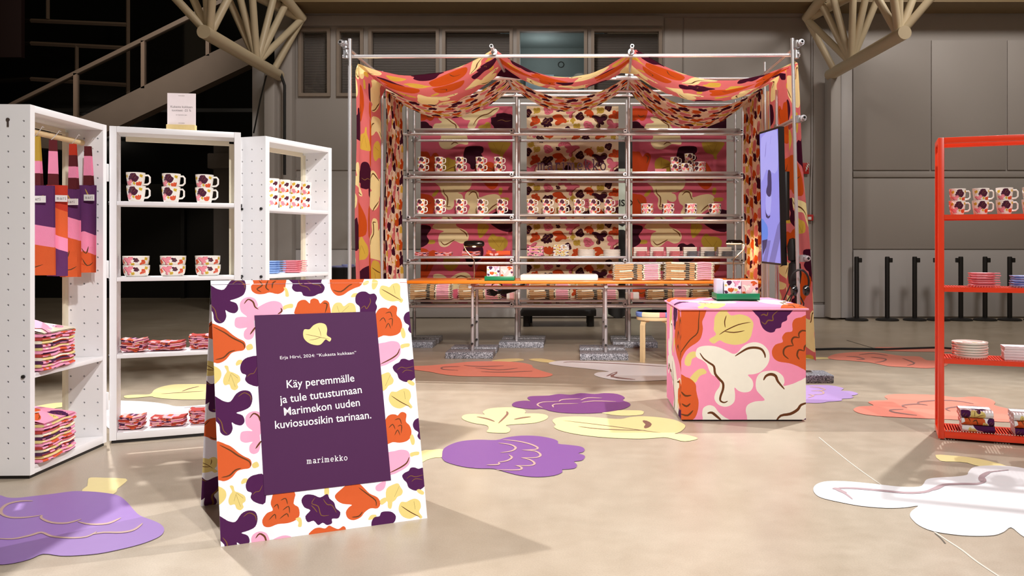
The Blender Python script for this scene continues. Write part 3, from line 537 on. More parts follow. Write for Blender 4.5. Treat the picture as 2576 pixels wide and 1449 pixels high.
# shelf rack
RX = [-1.867, -.63, .64, 1.924]; RF, RB = 9.2, 9.62
TZ = [.452, .9415, 1.423, 1.906, 2.392]; BZ = [.524, 1.018, 1.498, 1.978, 2.466]
for i, x in enumerate(RX):
    for Y in (RF, RB):
        pipe('rack_post', (x, Y, .06), (x, Y, 2.86)); block(x+.06, Y+.02, .5, .3)
        q = MB(); q.tube([(x, Y, .08), (x, Y, .37)], .021, 12); q.build('post_sleeve', m_clamp, stand, origin=SO)
    for z in TZ:
        for Y in (RF, RB): clamp((x, Y, z), .023, .06, 'Z')
        xx = x + (.032 if i == 0 else (-.032 if i == 3 else -.05)); pipe('shelf_bearer', (xx, RF-.1, z+.032), (xx, RB+.03, z+.032), .0145, open0=True); clamp((xx, RF-.05, z+.032), .022, .045, 'Y')
for z in TZ + [2.83]:
    pipe('rack_rail', (RX[0]-.08, RF-.031, z), (RX[3]+.08, RF-.031, z)); pipe('rack_rail', (RX[0]-.04, RB+.031, z-.01), (RX[3]+.04, RB+.031, z-.01), .0145)
for z in BZ:
    for i in range(3):
        x0 = RX[i] + (.075 if i == 0 else .03); x1 = RX[i+1] - .03
        q = MB(); q.box(((x0+x1)/2, (RF+RB)/2, z-.0125), (x1-x0, RB-RF-.02, .025), bev=.003); q.build('shelf_board', m_board, stand, origin=SO)

# ---------------- prints
ZBN = (1040,240,3.018); BNY = 9.69
def bn(pts): # banner drawing in metres: x to the right from its left edge, y down from its top
    return [((ox-1058)/F*BNY, (oy-252)/F*BNY) for ox, oy in zm(*ZBN, pts)]
BIG = []
def add_big(col, pts, strokes=(), w=9):
    BIG.append((SLOT[col], smooth(bn(pts), 3)))
    for s in strokes: BIG.append((SLOT[LINE[col] if col != 'purple' else 'gold'], stroke(bn(s), w/3.018/F*BNY, 3)))
add_big('orange', [(40,60),(160,60),(160,110),(145,140),(120,148),(100,135),(80,145),(40,140)], [[(95,100),(115,118),(145,105)]])
add_big('purple', [(40,165),(85,152),(110,165),(120,180),(140,190),(142,215),(125,240),(100,250),(40,250)])
add_big('white', [(190,120),(240,115),(290,140),(330,175),(360,215),(400,250),(415,300),(410,330),(350,325),(310,345),(270,365),(215,355),(190,310),(210,265),(160,240),(145,205),(160,170),(200,165),(215,155),(195,140)], [[(205,120),(250,130),(290,160),(320,180),(330,215),(385,250)],[(285,330),(310,312),(340,320)]])
add_big('white', [(365,110),(440,90),(540,65),(650,45),(620,95),(560,130),(500,140),(480,180),(455,215),(425,218),(412,190),(425,160),(430,145),(390,140)], [[(455,182),(480,140),(520,110),(570,95),(610,65),(645,52)]])
add_big('yellow', [(495,195),(515,182),(540,175),(555,158),(580,165),(585,200),(575,250),(510,250),(492,225)], [[(512,200),(525,245)],[(560,190),(525,250)]], 5)
add_big('purple', [(590,150),(590,125),(625,118),(630,95),(660,90),(690,88),(720,95),(750,105),(770,180),(740,215),(700,240),(655,242),(620,225),(608,190),(590,170)], [[(635,150),(670,140),(700,150),(740,145)]], 5)
add_big('yellow', [(570,330),(580,310),(730,310),(725,345),(700,380),(680,410),(680,440),(660,435),(650,405),(600,390),(580,360)], [[(605,320),(650,395)],[(680,325),(655,390)]], 5)
add_big('purple', [(385,385),(400,350),(450,340),(525,345),(530,385),(515,400),(532,430),(515,455),(495,465),(490,490),(460,518),(435,510),(430,480),(395,460),(380,425)])
add_big('orange', [(40,400),(80,382),(110,385),(130,420),(150,395),(175,392),(192,420),(180,470),(165,520),(150,580),(100,620),(40,600)], [[(150,410),(172,425),(160,470)]], 8)
add_big('yellow', [(225,450),(260,425),(290,440),(330,460),(335,520),(310,560),(250,570),(220,500)], [[(270,445),(265,500)],[(240,530),(290,505),(330,495)]], 6)
add_big('orange', [(470,520),(480,490),(520,480),(560,460),(600,465),(620,490),(650,560),(640,640),(600,670),(560,650),(520,600)], [[(560,500),(600,520),(580,560)]], 8)
add_big('white', [(160,600),(330,570),(400,560),(445,600),(430,660),(380,690),(340,695),(370,710),(378,745),(355,765),(325,758),(310,750),(310,790),(290,820),(255,822),(240,790),(245,740),(215,700),(200,650)], [[(228,665),(235,700),(260,730),(260,780),(255,800),(285,800)]])
add_big('white', [(392,735),(400,700),(430,678),(465,675),(495,695),(500,730),(560,712),(620,705),(655,720),(662,755),(640,800),(580,840),(540,880),(480,905),(430,890),(410,850),(430,800),(405,775)], [[(420,715),(445,690),(475,695),(490,735),(500,745)],[(560,840),(600,800),(650,770)]])
add_big('orange', [(40,715),(90,705),(130,715),(158,750),(155,830),(130,870),(80,890),(40,870)], [[(90,740),(110,775),(135,770)]], 7)
add_big('yellow', [(140,710),(180,672),(192,685),(160,725)]); add_big('yellow', [(650,660),(675,660),(670,705),(648,705)]); add_big('yellow', [(110,1055),(160,1055),(160,1080),(112,1082)]); add_big('yellow', [(660,735),(720,732),(720,758),(662,760)])
add_big('white', [(140,960),(200,900),(260,870),(320,910),(330,950),(400,985),(420,1030),(400,1070),(360,1080),(310,1060),(270,1095),(235,1108),(200,1095),(188,1050),(200,1005),(230,985)], [[(205,1060),(235,1090),(280,1070),(315,1050)],[(350,970),(395,1000),(408,1030)],[(250,865),(270,890),(320,930)]])
add_big('purple', [(40,950),(120,945),(130,975),(100,1020),(118,1060),(90,1095),(40,1100)])
add_big('purple', [(580,880),(620,840),(760,830),(760,980),(680,985),(610,950),(580,920)])
add_big('yellow', [(565,1050),(600,1005),(630,1025),(680,1030),(715,1060),(710,1100),(680,1130),(650,1160),(620,1130),(580,1100)], [[(590,1035),(650,1110)],[(680,1060),(655,1105)]], 6)
add_big('yellow', [(490,930),(570,940),(560,985),(500,1040)], [[(540,950),(515,1000)]], 5)
add_big('purple', [(375,1150),(395,1090),(430,1078),(460,1090),(495,1080),(525,1110),(530,1160),(510,1200),(460,1230),(440,1260),(410,1240),(395,1200)])
add_big('orange', [(40,1140),(90,1120),(120,1140),(150,1130),(185,1150),(180,1200),(150,1250),(110,1330),(60,1380),(40,1380)], [[(80,1190),(110,1230),(90,1290)]], 7)
add_big('yellow', [(230,1200),(260,1165),(300,1190),(350,1190),(345,1240),(290,1290),(235,1260)], [[(250,1250),(300,1230)]], 5)
add_big('orange', [(470,1300),(540,1170),(600,1155),(690,1170),(700,1250),(640,1330),(560,1380),(480,1380)], [[(500,1280),(550,1300),(560,1340)]], 7)
add_big('white', [(150,1330),(180,1310),(230,1320),(270,1345),(330,1310),(390,1298),(430,1320),(440,1365),(400,1400),(300,1430),(200,1420)], [[(165,1340),(200,1375),(240,1390)],[(310,1350),(360,1325),(420,1345)]])
BW = (1289-1058)/F*BNY
BH = 2.1
# small pattern: one repeat, metres (width TW, height TH), y down
TW, TH = 1400/6.038/F*BNY, 590/6.038/F*BNY
SM = 1/6.038/F*BNY
SMALL_SPEC = [('posy','purple',100,770,140,0,1),('leaf','yellow',240,728,120,.3,0),('round','pink',420,725,150,0,0),('berry','purple',567,722,75,0,0),('butterfly','pink',760,742,240,-.3,1),('tulip','orange',1040,775,150,2.6,0),('leaf','yellow',1205,728,130,.2,0),('posy','purple',1335,690,120,.4,0),('scallop','orange',1425,795,165,-.3,0),
 ('scallop','orange',210,885,165,.2,0),('berry','purple',400,907,190,0,1),('bird','orange',587,875,230,-.2,0),('sprig','yellow',787,875,82,.4,1),('posy','purple',900,818,138,3.0,0),('leaf','yellow',856,970,122,-.1,1),('round','pink',1033,962,165,0,0),('butterfly','purple',1200,892,238,.05,0),('butterfly','pink',1392,978,230,-.4,1),
 ('butterfly','pink',165,1062,210,.3,1),('tulip','orange',428,1085,172,0,0),('leaf','yellow',590,1062,122,.2,0),('posy','purple',716,1032,125,1.2,0),('scallop','orange',832,1118,140,.2,0),('bird','orange',1185,1105,190,-.2,0),('posy','purple',1470,1070,110,.8,0),('sprig','yellow',1405,1120,82,.2,0),('berry','purple',990,1125,140,.1,1),('berry','purple',300,1165,140,0,0),('leaf','yellow',160,1245,110,.2,1),('scallop','pink',640,1215,150,0,0)]
def small_tile(dx, dy, detail=2, strokes=True, kx=1.0, ky=1.0, mag=1.0):
    L = []
    for k, c, x, y, w, r, f in SMALL_SPEC:
        for col, p in motif(k, c, 0, 0, w*SM*mag, r, bool(f), detail, strokes=strokes):
            L.append((col, [(dx + ((x-90)*SM + q[0])*kx, dy + ((y-700)*SM - q[1])*ky) for q in p]))
    return L
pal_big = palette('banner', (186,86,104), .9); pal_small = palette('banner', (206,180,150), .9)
pal_cbig = palette('cloth', (222,116,116), .9, trans=.3); pal_csmall = palette('cloth', (242,216,188), .9, trans=.3)
def banner(label, px0, px1, big, bottom=.42):
    x0, x1 = (px0-PX)/F*BNY, (px1-PX)/F*BNY; top = 2.80; h = top-bottom; w = x1-x0
    lay = []
    if big: 
        for k in (0, 1): lay += [(c, [(x*w/BW, y + k*BH) for x, y in p]) for c, p in BIG if k == 0 or min(q[1] for q in p) < h-BH]
    else:
        for k in range(6): lay += small_tile(0, (wz_(240+700/6.038, k)), 2)
    ext = [(w*i/10, h*j/24) for i in range(1, 10) for j in range(1, 24)]
    co, nf, nm = cdt([(0,0),(w,0),(w,h),(0,h)], lay, ext)
    q = MB(); put(q, co, nf, nm, lambda x, y: (x0+x, BNY + .012*math.sin(x*7+y*1.3) + .006*math.sin(y*5), top-y), True, True)
    o = (x0+w/2, BNY, bottom); return tag(q.build('fabric_banner', pal_big if big else pal_small, origin=o), label, 'banner', 'printed banners behind the shelf rack')
def wz_(py, k): # tile rows on the middle banner, metres below its top
    return (py-252)/F*BNY + (k-1)*TH
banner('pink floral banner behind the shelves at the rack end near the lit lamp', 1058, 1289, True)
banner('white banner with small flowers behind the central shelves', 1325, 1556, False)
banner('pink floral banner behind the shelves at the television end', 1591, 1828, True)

# canopy cloths: each runs up one side, swags over the roof tubes and down the other side
def interp(tab, s):
    lo = 0
    for i in range(len(tab)-1):
        if tab[i+1][0] >= s or i == len(tab)-2: lo = i; break
    a, b_ = tab[lo], tab[lo+1]; u = (s-a[0])/max(1e-9, b_[0]-a[0]); return [a[j]+(b_[j]-a[j])*u for j in range(1, len(a))]
def canopy(label, Yf, Yb, sagf, sagb, zl, zr, xl, xr_top, xr_bot, lay_fn, pal, pleat, zbot=.16):
    P = []; Ym = (Yf+Yb)/2
    for i in range(14): u = i/14; P.append((xl - .015*(1-u), zbot+(zl-zbot)*u, zbot+(zl-zbot)*u, 1-u))
    xt = [(-.66), (.49+.14*(Ym-6.7)/2.65)]; knots = [(xl, zl, zl), (xt[0], ztube(Yf)+.024, ztube(Yb)+.024), (xt[1], ztube(Yf)+.024, ztube(Yb)+.024), (xr_top, zr, zr)]
    for k in range(3):
        a, b_ = knots[k], knots[k+1]
        for i in range(16):
            u = i/16; P.append((a[0]+(b_[0]-a[0])*u, a[1]+(b_[1]-a[1])*u-4*sagf[k]*u*(1-u), a[2]+(b_[2]-a[2])*u-4*sagb[k]*u*(1-u), 0))
    for i in range(15): u = i/14; P.append((xr_top+(xr_bot-xr_top)*u, zr+(zbot-zr)*u, zr+(zbot-zr)*u, u))
    tab = [(0,)+P[0]]; s = 0
    for i in range(1, len(P)): s += math.hypot(P[i][0]-P[i-1][0], (P[i][1]+P[i][2]-P[i-1][1]-P[i-1][2])/2); tab.append((s,)+P[i])
    W = Yb-Yf; n = int(s/.055); ext = [(s*i/n, W*j/18) for i in range(1, n) for j in range(1, 18)]
    co, nf, nm = cdt([(0,0),(s,0),(s,W),(0,W)], lay_fn(s, W), ext)
    def fn(a, t):
        X, zf, zb_, dr = interp(tab, a); u = t/W; wv = math.sin(u*2*math.pi*pleat[0]+.6) 
        if dr > 0: X += wv*pleat[1]*(.5+dr)*1.2 + .008*math.sin(a*4); return (X, Yf+t, zf)
        return (X, Yf+t, zf+(zb_-zf)*u + wv*pleat[2] - .05*math.sin(math.pi*u)*0)
    q = MB(); put(q, co, nf, nm, fn, True)
    o = (0, Ym, zbot); return tag(q.build('canopy_cloth', pal, origin=o), label, 'canopy', 'draped cloths of the stand')
def big_lay(s, W):
    L = []; n = int(s/BH)+2
    for k in range(n):
        for dx in (-.52, .46): L += [(c, [(y + k*BH + (.7 if dx > 0 else 0) - .7, (x/BW+dx)*W) for x, y in p]) for c, p in BIG]
    return L
def small_lay(s, W):
    L = []; n = int(s/(TH*.95))+1
    for k in range(n): L += [(c, [(p[1], p[0]) for p in poly]) for h_ in (0, 1) for c, poly in small_tile(h_*W/2, k*TH*.95+.05+h_*.2, 2, False, W/TW/2, .95, 1.12)]
    return L
canopy('pink floral cloth draped over the front of the tube stand', 6.91, 7.87, (.17,.25,.22), (.26,.2,.24), 2.69, 2.70, -1.845, 1.895, 2.05, big_lay, pal_cbig, (2.5,.022,.008))
canopy('small flower cloth draped over the back of the tube stand', 8.14, 8.95, (.22,.25,.27), (.24,.27,.36), 2.70, 2.70, -1.87, 1.885, 1.915, small_lay, pal_csmall, (4.5,.024,.014))
# ================================================================ white shelf units
m_lam = mat('white_laminate', (234,234,236), .4, var=.015, scale=6)
m_lamr = mat('lipping_shade_tint', (232,224,198), .5, var=.03, scale=8)  # white lipping, interior shade tinted into the cream colour
m_bolt = mat('black_bolt', (20,18,18), .5)
UD, UH = .212, 1.82
def unit(label, p0, p1, shelves, rod=False):
    """open-backed cabinet; p0 near front corner, p1 far front corner (floor); it stands to the left of / behind that front line"""
    d = Vector((p1[0]-p0[0], p1[1]-p0[1], 0)); w = d.length; rz = math.atan2(d.y, d.x)
    t = thing('shelf_unit', label, 'shelf unit', (p0[0], p0[1], 0), rz, 'white open shelf units hinged in a row')
    # local: x along the front, y into the depth, z up
    T = .036; HB = .018
    holes = [ngon(.031+.0745*i, .1+.0745*j, .0055, 8) for i in range(3) for j in range(23)]
    for x in (0, w-T):
        q = MB(); plate(q, [(0,HB),(UD,HB),(UD,UH),(0,UH)], holes, lambda a, b, c: (x+c, a, b), T); q.build('side_panel', m_lam, t)
    def board(nm, z, th):
        q = MB(); q.box((w/2, UD/2, z-th/2), (w-2*T-.001, UD-.002, th), bev=.002); return q.build(nm, m_lam, t)
    board('top_board', UH, .034); board('bottom_board', .06, .042)
    for z in shelves:
        board('shelf_board', z, .024)
        q = MB()
        for x in (-.004, w+.004):
            for y in (.031, .18): q.tube([(x-.004, y, z-.012), (x+.004, y, z-.012)], .009, 8)
        o = q.build('shelf_bolts', m_bolt, t); o['kind'] = 'stuff'
    q = MB(); B = .028
    q.box((w-T-B/2, UD-.01, UH/2), (B, .018, UH-.1)); q.build('back_rail', m_lamr, t)
    q = MB(); q.box((w/2, UD-.01, UH-.034-B/2), (w-2*T-2*B, .018, B)); q.build('back_rail', m_lamr, t)
    q = MB(); q.box((w/2, UD/2, HB/2), (w-.02, UD-.02, HB)); q.build('plinth', m_bolt, t)
    for z in ((.25, 1.0, 1.55) if rod else ()): q = MB(); q.box((w+.004, -.002, z), (.012, .012, .1), bev=.002); q.build('hinge', m_lam, t)
    if rod:
        q = MB(); q.tube([(T, UD*.55, 1.715), (w-T, UD*.55, 1.715)], .016, 14); q.build('clothes_rail', mat('pale_wood_rail', (226,200,150), .5, var=.1, scale=30), t)
    if rod: q = MB(); q.tube([(-.004, .105, 1.745), (-.0005, .105, 1.745)], .009, 10); q.box((-.002, .105, 1.725), (.004,.009,.03), bev=.001); q.build('keyhole_hanger', mat('keyhole_brown', (70,58,52), .6), t)
    def P(x, y, z=0.0): c, s = math.cos(rz), math.sin(rz); return Vector((p0[0]+c*x-s*y, p0[1]+s*x+c*y, z))
    return P, rz, w
U1P, U1R, U1W = unit('white shelf unit hung with aprons, nearest the front corner', (-2.632, 3.955), (-2.650, 4.636), [.51], True)
U2P, U2R, U2W = unit('white shelf unit with mugs and bowls under the small price sign', (-2.648, 4.660), (-2.008, 4.935), [.51, .953, 1.391])
U3P, U3R, U3W = unit('white shelf unit with cups and stacked dishes beside the stand', (-1.915, 5.085), (-1.69, 5.72), [.51, .953, 1.378])

# ================================================================ sandwich board
def plane_pts(px, P0, n): 
    out = []
    for x, y in px:
        r = ray(x, y); k = (P0-EYE).dot(n)/r.dot(n); out.append(EYE + r*k)
    return out
BL, BR = Vector((-1.322,3.065,0)), Vector((-.6036,3.388,0)); TRc = Vector((-.7605,3.735,.984))
E1 = (BR-BL).normalized(); n_ = E1.cross(TRc-BR).normalized(); E2 = n_.cross(E1).normalized()
if n_.dot(EYE-BL) < 0: NOUT = -n_
else: NOUT = n_
if E2.z < 0: E2 = -E2
def s2(px): return [((p-BL).dot(E1), (p-BL).dot(E2)) for p in plane_pts(px, BL, n_)]
def s3(x, y, d=0.0): return BL + E1*x + E2*y + NOUT*d
SZ = (480,680,2.0125)
face = s2([(555.5,1375.6),(1074.8,1303.6),(1022.6,701),(529.7,706)])
sign = thing('sandwich_board', 'floral sandwich board with purple text panel standing at the front', 'sign', BL); SGO = sign.location.copy()
pal_sign = palette('print', (240,240,246), .8, bump=.35)
LAY = []
def sg(col, pts, strokes=(), rep=(), w=9, line=None):
    for dx, dy in [(0,0)]+list(rep):
        LAY.append((SLOT[col], smooth(s2(zm(*SZ, [(x+dx, y+dy) for x, y in pts])), 3)))
        for s in strokes: LAY.append((SLOT[line or LINE[col]], stroke(s2(zm(*SZ, [(x+dx, y+dy) for x, y in s])), w*.00075, 3)))
sg('purple', [(110,640),(140,648),(165,662),(200,665),(230,625),(265,608),(300,615),(312,650),(300,690),(265,710),(230,722),(262,735),(272,765),(255,785),(225,780),(207,770),(212,800),(200,828),(175,837),(150,820),(143,780),(110,740)], [[(240,640),(270,620),(300,635),(305,660)],[(135,745),(155,770),(165,810),(185,830)]], [(-32,-568),(26,608)], 5)
sg('orange', [(320,30),(318,65),(305,80),(310,105),(335,120),(370,120),(400,112),(440,120),(470,105),(480,70),(470,30)], [[(345,52),(362,75),(335,95),(357,110)],[(392,50),(380,85),(397,102)],[(432,55),(415,65),(412,92)]], (), 8)
sg('purple', [(490,30),(515,65),(512,90),(530,108),(560,110),(570,128),(600,133),(625,130),(645,120),(668,112),(678,85),(660,60),(655,30)], [[(545,50),(555,75),(590,85),(605,105)],[(590,55),(620,70),(650,75),(660,90)]], (), 5)
sg('orange', [(720,30),(705,70),(715,105),(740,128),(770,125),(800,105),(830,90),(862,75),(868,30)], [[(720,100),(760,108),(800,78),(818,70)]], (), 8)
sg('yellow', [(922,45),(948,58),(935,92),(920,96),(916,75)]); sg('yellow', [(872,62),(898,52),(900,66),(876,76)]); sg('yellow', [(810,135),(822,118),(845,116),(846,130),(826,136)])
sg('yellow', [(955,100),(965,78),(990,80),(1005,85),(1020,70),(1045,65),(1060,80),(1060,110),(1062,135),(1075,150),(1065,165),(1050,155),(1020,158),(985,148),(960,125)], [[(965,95),(1010,120),(1065,152)],[(1025,78),(1035,118)]], (), 5)
sg('pink', [(222,260),(230,240),(260,235),(285,235),(255,210),(248,170),(265,145),(295,135),(325,145),(340,175),(338,187),(380,165),(420,155),(455,165),(468,195),(460,215),(440,228),(330,240),(325,300),(315,340),(290,352),(270,340),(270,310),(285,290),(250,295),(225,285)], [[(270,170),(290,147),(315,160),(325,185),(342,197)],[(300,325),(318,300),(330,285)],[(440,222),(460,207),(456,190)]], [(28,578),(58,1187)], 9)
sg('yellow', [(470,85),(488,95),(497,130),(480,132),(478,110)]); sg('yellow', [(468,182),(500,170),(517,172),(515,190),(490,192),(470,200)])
sg('orange', [(535,230),(535,180),(550,155),(580,150),(602,168),(606,150),(625,142),(645,150),(655,168),(675,152),(695,158),(703,180),(695,230)], [[(670,166),(690,172),(680,215)]], (), 8)
sg('yellow', [(720,225),(718,185),(735,165),(760,165),(775,182),(800,165),(825,170),(835,195),(825,225)], [[(740,180),(752,215)],[(800,180),(765,212)]], (), 4)
sg('purple', [(835,165),(835,130),(855,110),(885,108),(905,120),(930,118),(943,140),(935,165),(943,185),(930,215),(900,222),(860,220),(855,185)], [[(860,195),(880,180),(890,195),(910,160),(905,140)]], (), 5)
sg('orange', [(930,245),(945,205),(965,190),(990,190),(1000,195),(1015,180),(1030,178),(1045,190),(1042,225),(1060,245),(1070,275),(1065,305),(1045,325),(1010,333),(975,330),(930,340)], [[(985,218),(1010,212),(1020,240)],[(955,258),(975,240),(988,265)],[(1000,250),(1020,245),(1018,285)],[(985,295),(1000,268),(1012,295)]], [(47,540)], 6)
sg('yellow', [(1062,305),(1075,290),(1087,320),(1083,342),(1070,340)], (), [(47,540)])
sg('purple', [(1120,205),(1090,215),(1077,240),(1085,265),(1105,280),(1100,300),(1118,320),(1160,320),(1160,205)], (), [(47,540)])
sg('orange', [(90,278),(150,285),(180,300),(210,325),(240,345),(270,360),(278,385),(265,405),(235,410),(205,420),(180,450),(150,468),(122,468),(90,440)], [[(115,287),(170,315),(210,342),(265,370),(272,395)],[(125,452),(165,442),(195,415),(225,405)]], [(30,597)], 8)
sg('yellow', [(280,385),(305,372),(315,395),(288,405)], (), [(30,597)]); sg('yellow', [(228,470),(240,455),(260,455),(260,470),(240,480),(230,482)], (), [(27,600)])
sg('purple', [(345,445),(300,438),(265,455),(250,490),(258,520),(280,530),(275,555),(300,578),(350,578)], [[(285,540),(300,525),(320,520),(335,490)]], [(28,597)], 4)
sg('yellow', [(170,485),(188,485),(195,510),(215,518),(245,535),(250,560),(235,575),(240,592),(225,607),(205,600),(195,578),(172,582),(163,560),(172,530),(182,512)], [[(203,522),(192,562)],[(205,520),(238,547)],[(203,530),(225,590)]], [(27,607)], 4)
sg('yellow', [(105,488),(145,500),(155,530),(140,560),(105,578)], (), [(25,610)])
sg('purple', [(1030,510),(1022,490),(1035,475),(1055,465),(1065,450),(1085,448),(1105,455),(1130,450),(1150,480),(1145,530),(1115,560),(1085,565),(1055,550),(1045,525)], [[(1045,505),(1065,490),(1090,495),(1130,485)],[(1070,520),(1090,505),(1125,510)]], [(48,550)], 4)
sg('pink', [(930,385),(985,365),(1020,358),(1050,365),(1062,390),(1060,425),(1040,450),(1005,470),(975,483),(930,483)], [[(960,475),(1010,450),(1045,425),(1058,395)]], [(48,550)], 8)
sg('yellow', [(1063,378),(1090,370),(1108,372),(1105,386),(1085,390),(1066,396)], (), [(48,548)]); sg('yellow', [(1095,562),(1110,556),(1132,570),(1128,584),(1108,578)], (), [(48,552)])
sg('yellow', [(945,545),(985,520),(1005,518),(1015,535),(1027,555),(1020,575),(1000,585),(990,600),(970,612),(945,605)], [[(1010,530),(985,585)]], [(46,562)], 4)
sg('yellow', [(1003,640),(1015,615),(1040,615),(1060,605),(1085,598),(1108,610),(1115,640),(1105,665),(1122,690),(1112,700),(1095,685),(1060,700),(1025,690),(1005,665)], [[(1015,635),(1060,665),(1112,692)],[(1080,612),(1086,652)]], [(50,558)], 5)
sg('orange', [(385,1230),(415,1215),(405,1185),(410,1155),(430,1120),(525,1120),(520,1180),(545,1200),(550,1240),(530,1265),(490,1280),(440,1285),(400,1300),(370,1295),(362,1265)], [[(420,1200),(438,1185),(445,1210)],[(455,1165),(480,1155),(490,1185)],[(465,1215),(495,1195),(500,1230)],[(395,1265),(425,1235),(430,1260)],[(450,1258),(485,1232),(495,1250)]], (), 6)
sg('yellow', [(530,1258),(553,1250),(562,1270),(560,1297),(543,1297),(545,1275)]); sg('yellow', [(678,1100),(698,1100),(698,1138),(678,1138)])
sg('purple', [(560,1165),(580,1137),(620,1137),(655,1150),(690,1132),(702,1155),(725,1175),(735,1205),(757,1225),(747,1255),(715,1258),(715,1280),(690,1290),(668,1278),(645,1290),(622,1268),(592,1275),(580,1245),(605,1215),(575,1200)], [[(630,1150),(612,1180),(645,1195),(660,1240),(700,1240)],[(670,1158),(690,1185),(715,1190),(738,1228)],[(610,1190),(625,1205),(640,1225)]], (), 5)
sg('orange', [(730,1140),(760,1110),(800,1080),(850,1080),(880,1105),(905,1130),(945,1150),(960,1180),(945,1205),(910,1205),(880,1225),(860,1250),(825,1265),(795,1255),(785,1225),(800,1200),(815,1187),(770,1182),(740,1165)], [[(850,1100),(890,1130),(935,1165),(938,1195)],[(870,1222),(850,1245),(815,1250)]], (), 7)
sg('yellow', [(958,1165),(985,1150),(992,1168),(965,1188)]); sg('yellow', [(898,1262),(912,1240),(938,1238),(936,1252),(915,1262)])
sg('purple', [(915,1275),(930,1250),(955,1245),(965,1225),(995,1220),(1020,1225),(1038,1245),(1030,1275),(1000,1290),(960,1310),(920,1310)])
sg('pink', [(935,1100),(945,1085),(985,1065),(982,1100),(960,1118),(940,1115)]); sg('yellow', [(1000,1165),(1020,1165),(1015,1205),(998,1200)])
sg('orange', [(605,1345),(620,1312),(650,1302),(680,1307),(700,1292),(722,1302),(748,1310),(772,1295),(785,1310),(770,1345)])
q = MB(); co, nf, nm = cdt(face, LAY); put(q, co, nf, nm, lambda x, y: s3(x, y))
TH_ = .022; fq = [s3(x, y) for x, y in face]; bq = [s3(x, y, -TH_) for x, y in face]
q.add(fq+bq, [(7,6,5,4)] + [(i, (i+1)%4, 4+(i+1)%4, 4+i) for i in range(4)]); q.build('front_panel', pal_sign, sign, origin=SGO)
# text panel
pan = s2(zm(*SZ, [(372,1140),(1013,1063),(935,209),(322,229)]))
q = MB(); co, nf, nm = cdt(pan, []); put(q, co, nf, nm, lambda x, y: s3(x, y, .003)); pq = [s3(x, y, .003) for x, y in pan]; pb = [s3(x, y, 0) for x, y in pan]; q.add(pq+pb, [(i, (i+1)%4, 4+(i+1)%4, 4+i) for i in range(4)])
m_pp = mat('poster_purple', (74,30,74), .6, var=.03, bump=.05, spec=.15); m_pt = mat('poster_lettering', (248,244,246), .6); m_py = mat('poster_yellow', (234,214,136), .6); m_pb = mat('poster_leaf_line', (120,90,52), .6)
tpan = q.build('text_panel', m_pp, sign, origin=SGO)
def on_panel(txt, c, ang_to, cap, width, name, bold=.0, font=None):
    """lay text on the board: centre c and a second point of its baseline in zoomed pixels; cap height and width in zoomed pixels"""
    a, b_ = s2(zm(*SZ, [c, ang_to])); d = Vector((b_[0]-a[0], b_[1]-a[1])).normalized(); u = Vector((-d.y, d.x)); k = .00049
    V, Pf = text_mesh(txt, 1.0, bold); xs = [v[0] for v in V]; ww = max(xs)-min(xs); sx = width*k/ww; sy = cap*k/.72; cx = (max(xs)+min(xs))/2
    q = MB(); q.v = [tuple(s3(a[0]+d.x*(x-cx)*sx+u.x*y*sy, a[1]+d.y*(x-cx)*sx+u.y*y*sy, .0042)) for x, y in V]; q.f = Pf; q.m = [0]*len(Pf); q.sm = [False]*len(Pf)
    return q.build(name, m_pt, tpan, origin=SGO)
k0 = s2(zm(*SZ, [(322,229),(935,209)])); KPX = math.hypot(k0[1][0]-k0[0][0], k0[1][1]-k0[0][1])/613
def on_panel_k(txt, c, e, cap, width, name, bold=.0):
    a, b_ = s2(zm(*SZ, [c, e])); d = Vector((b_[0]-a[0], b_[1]-a[1])).normalized(); u = Vector((-d.y, d.x))
    l, r = s2(zm(*SZ, [(c[0]-width/2, c[1]+(c[1]-e[1])/(e[0]-c[0])*width/2), (c[0]+width/2, c[1]-(c[1]-e[1])/(e[0]-c[0])*width/2)])); W = math.hypot(r[0]-l[0], r[1]-l[1])
    t2 = s2(zm(*SZ, [(c[0]-4, c[1]-cap)]))[0]; H = math.hypot(t2[0]-a[0], t2[1]-a[1])
    V, Pf = text_mesh(txt, 1.0, bold); xs = [v[0] for v in V]; ww = max(xs)-min(xs); cx = (max(xs)+min(xs))/2; sx = W/ww; sy = H/.70
    q = MB(); q.v = [tuple(s3(a[0]+d.x*(x-cx)*sx+u.x*y*sy, a[1]+d.y*(x-cx)*sx+u.y*y*sy, .0042)) for x, y in V]; q.f = Pf; q.m = [0]*len(Pf); q.sm = [False]*len(Pf)
    return q.build(name, m_pt, tpan, origin=SGO)
on_panel_k('Erja Hirvi, 2024: \u201cKukasta kukkaan\u201d', (648,438), (748,431), 15, 385, 'headline', .0)
for txt, c, e, w in [('K\u00e4y perem\u00e4lle'.replace('em\u00e4', 'emm\u00e4'), (660,580), (760,570), 342), ('ja tule tutustumaan', (663,648), (763,635), 414), ('Marimekon uuden', (668,711), (768,698), 383), ('kuviosuosikin tarinaan.', (676,776), (776,765), 486)]:
    on_panel_k(txt, c, e, 39, w, 'message_line', .008)
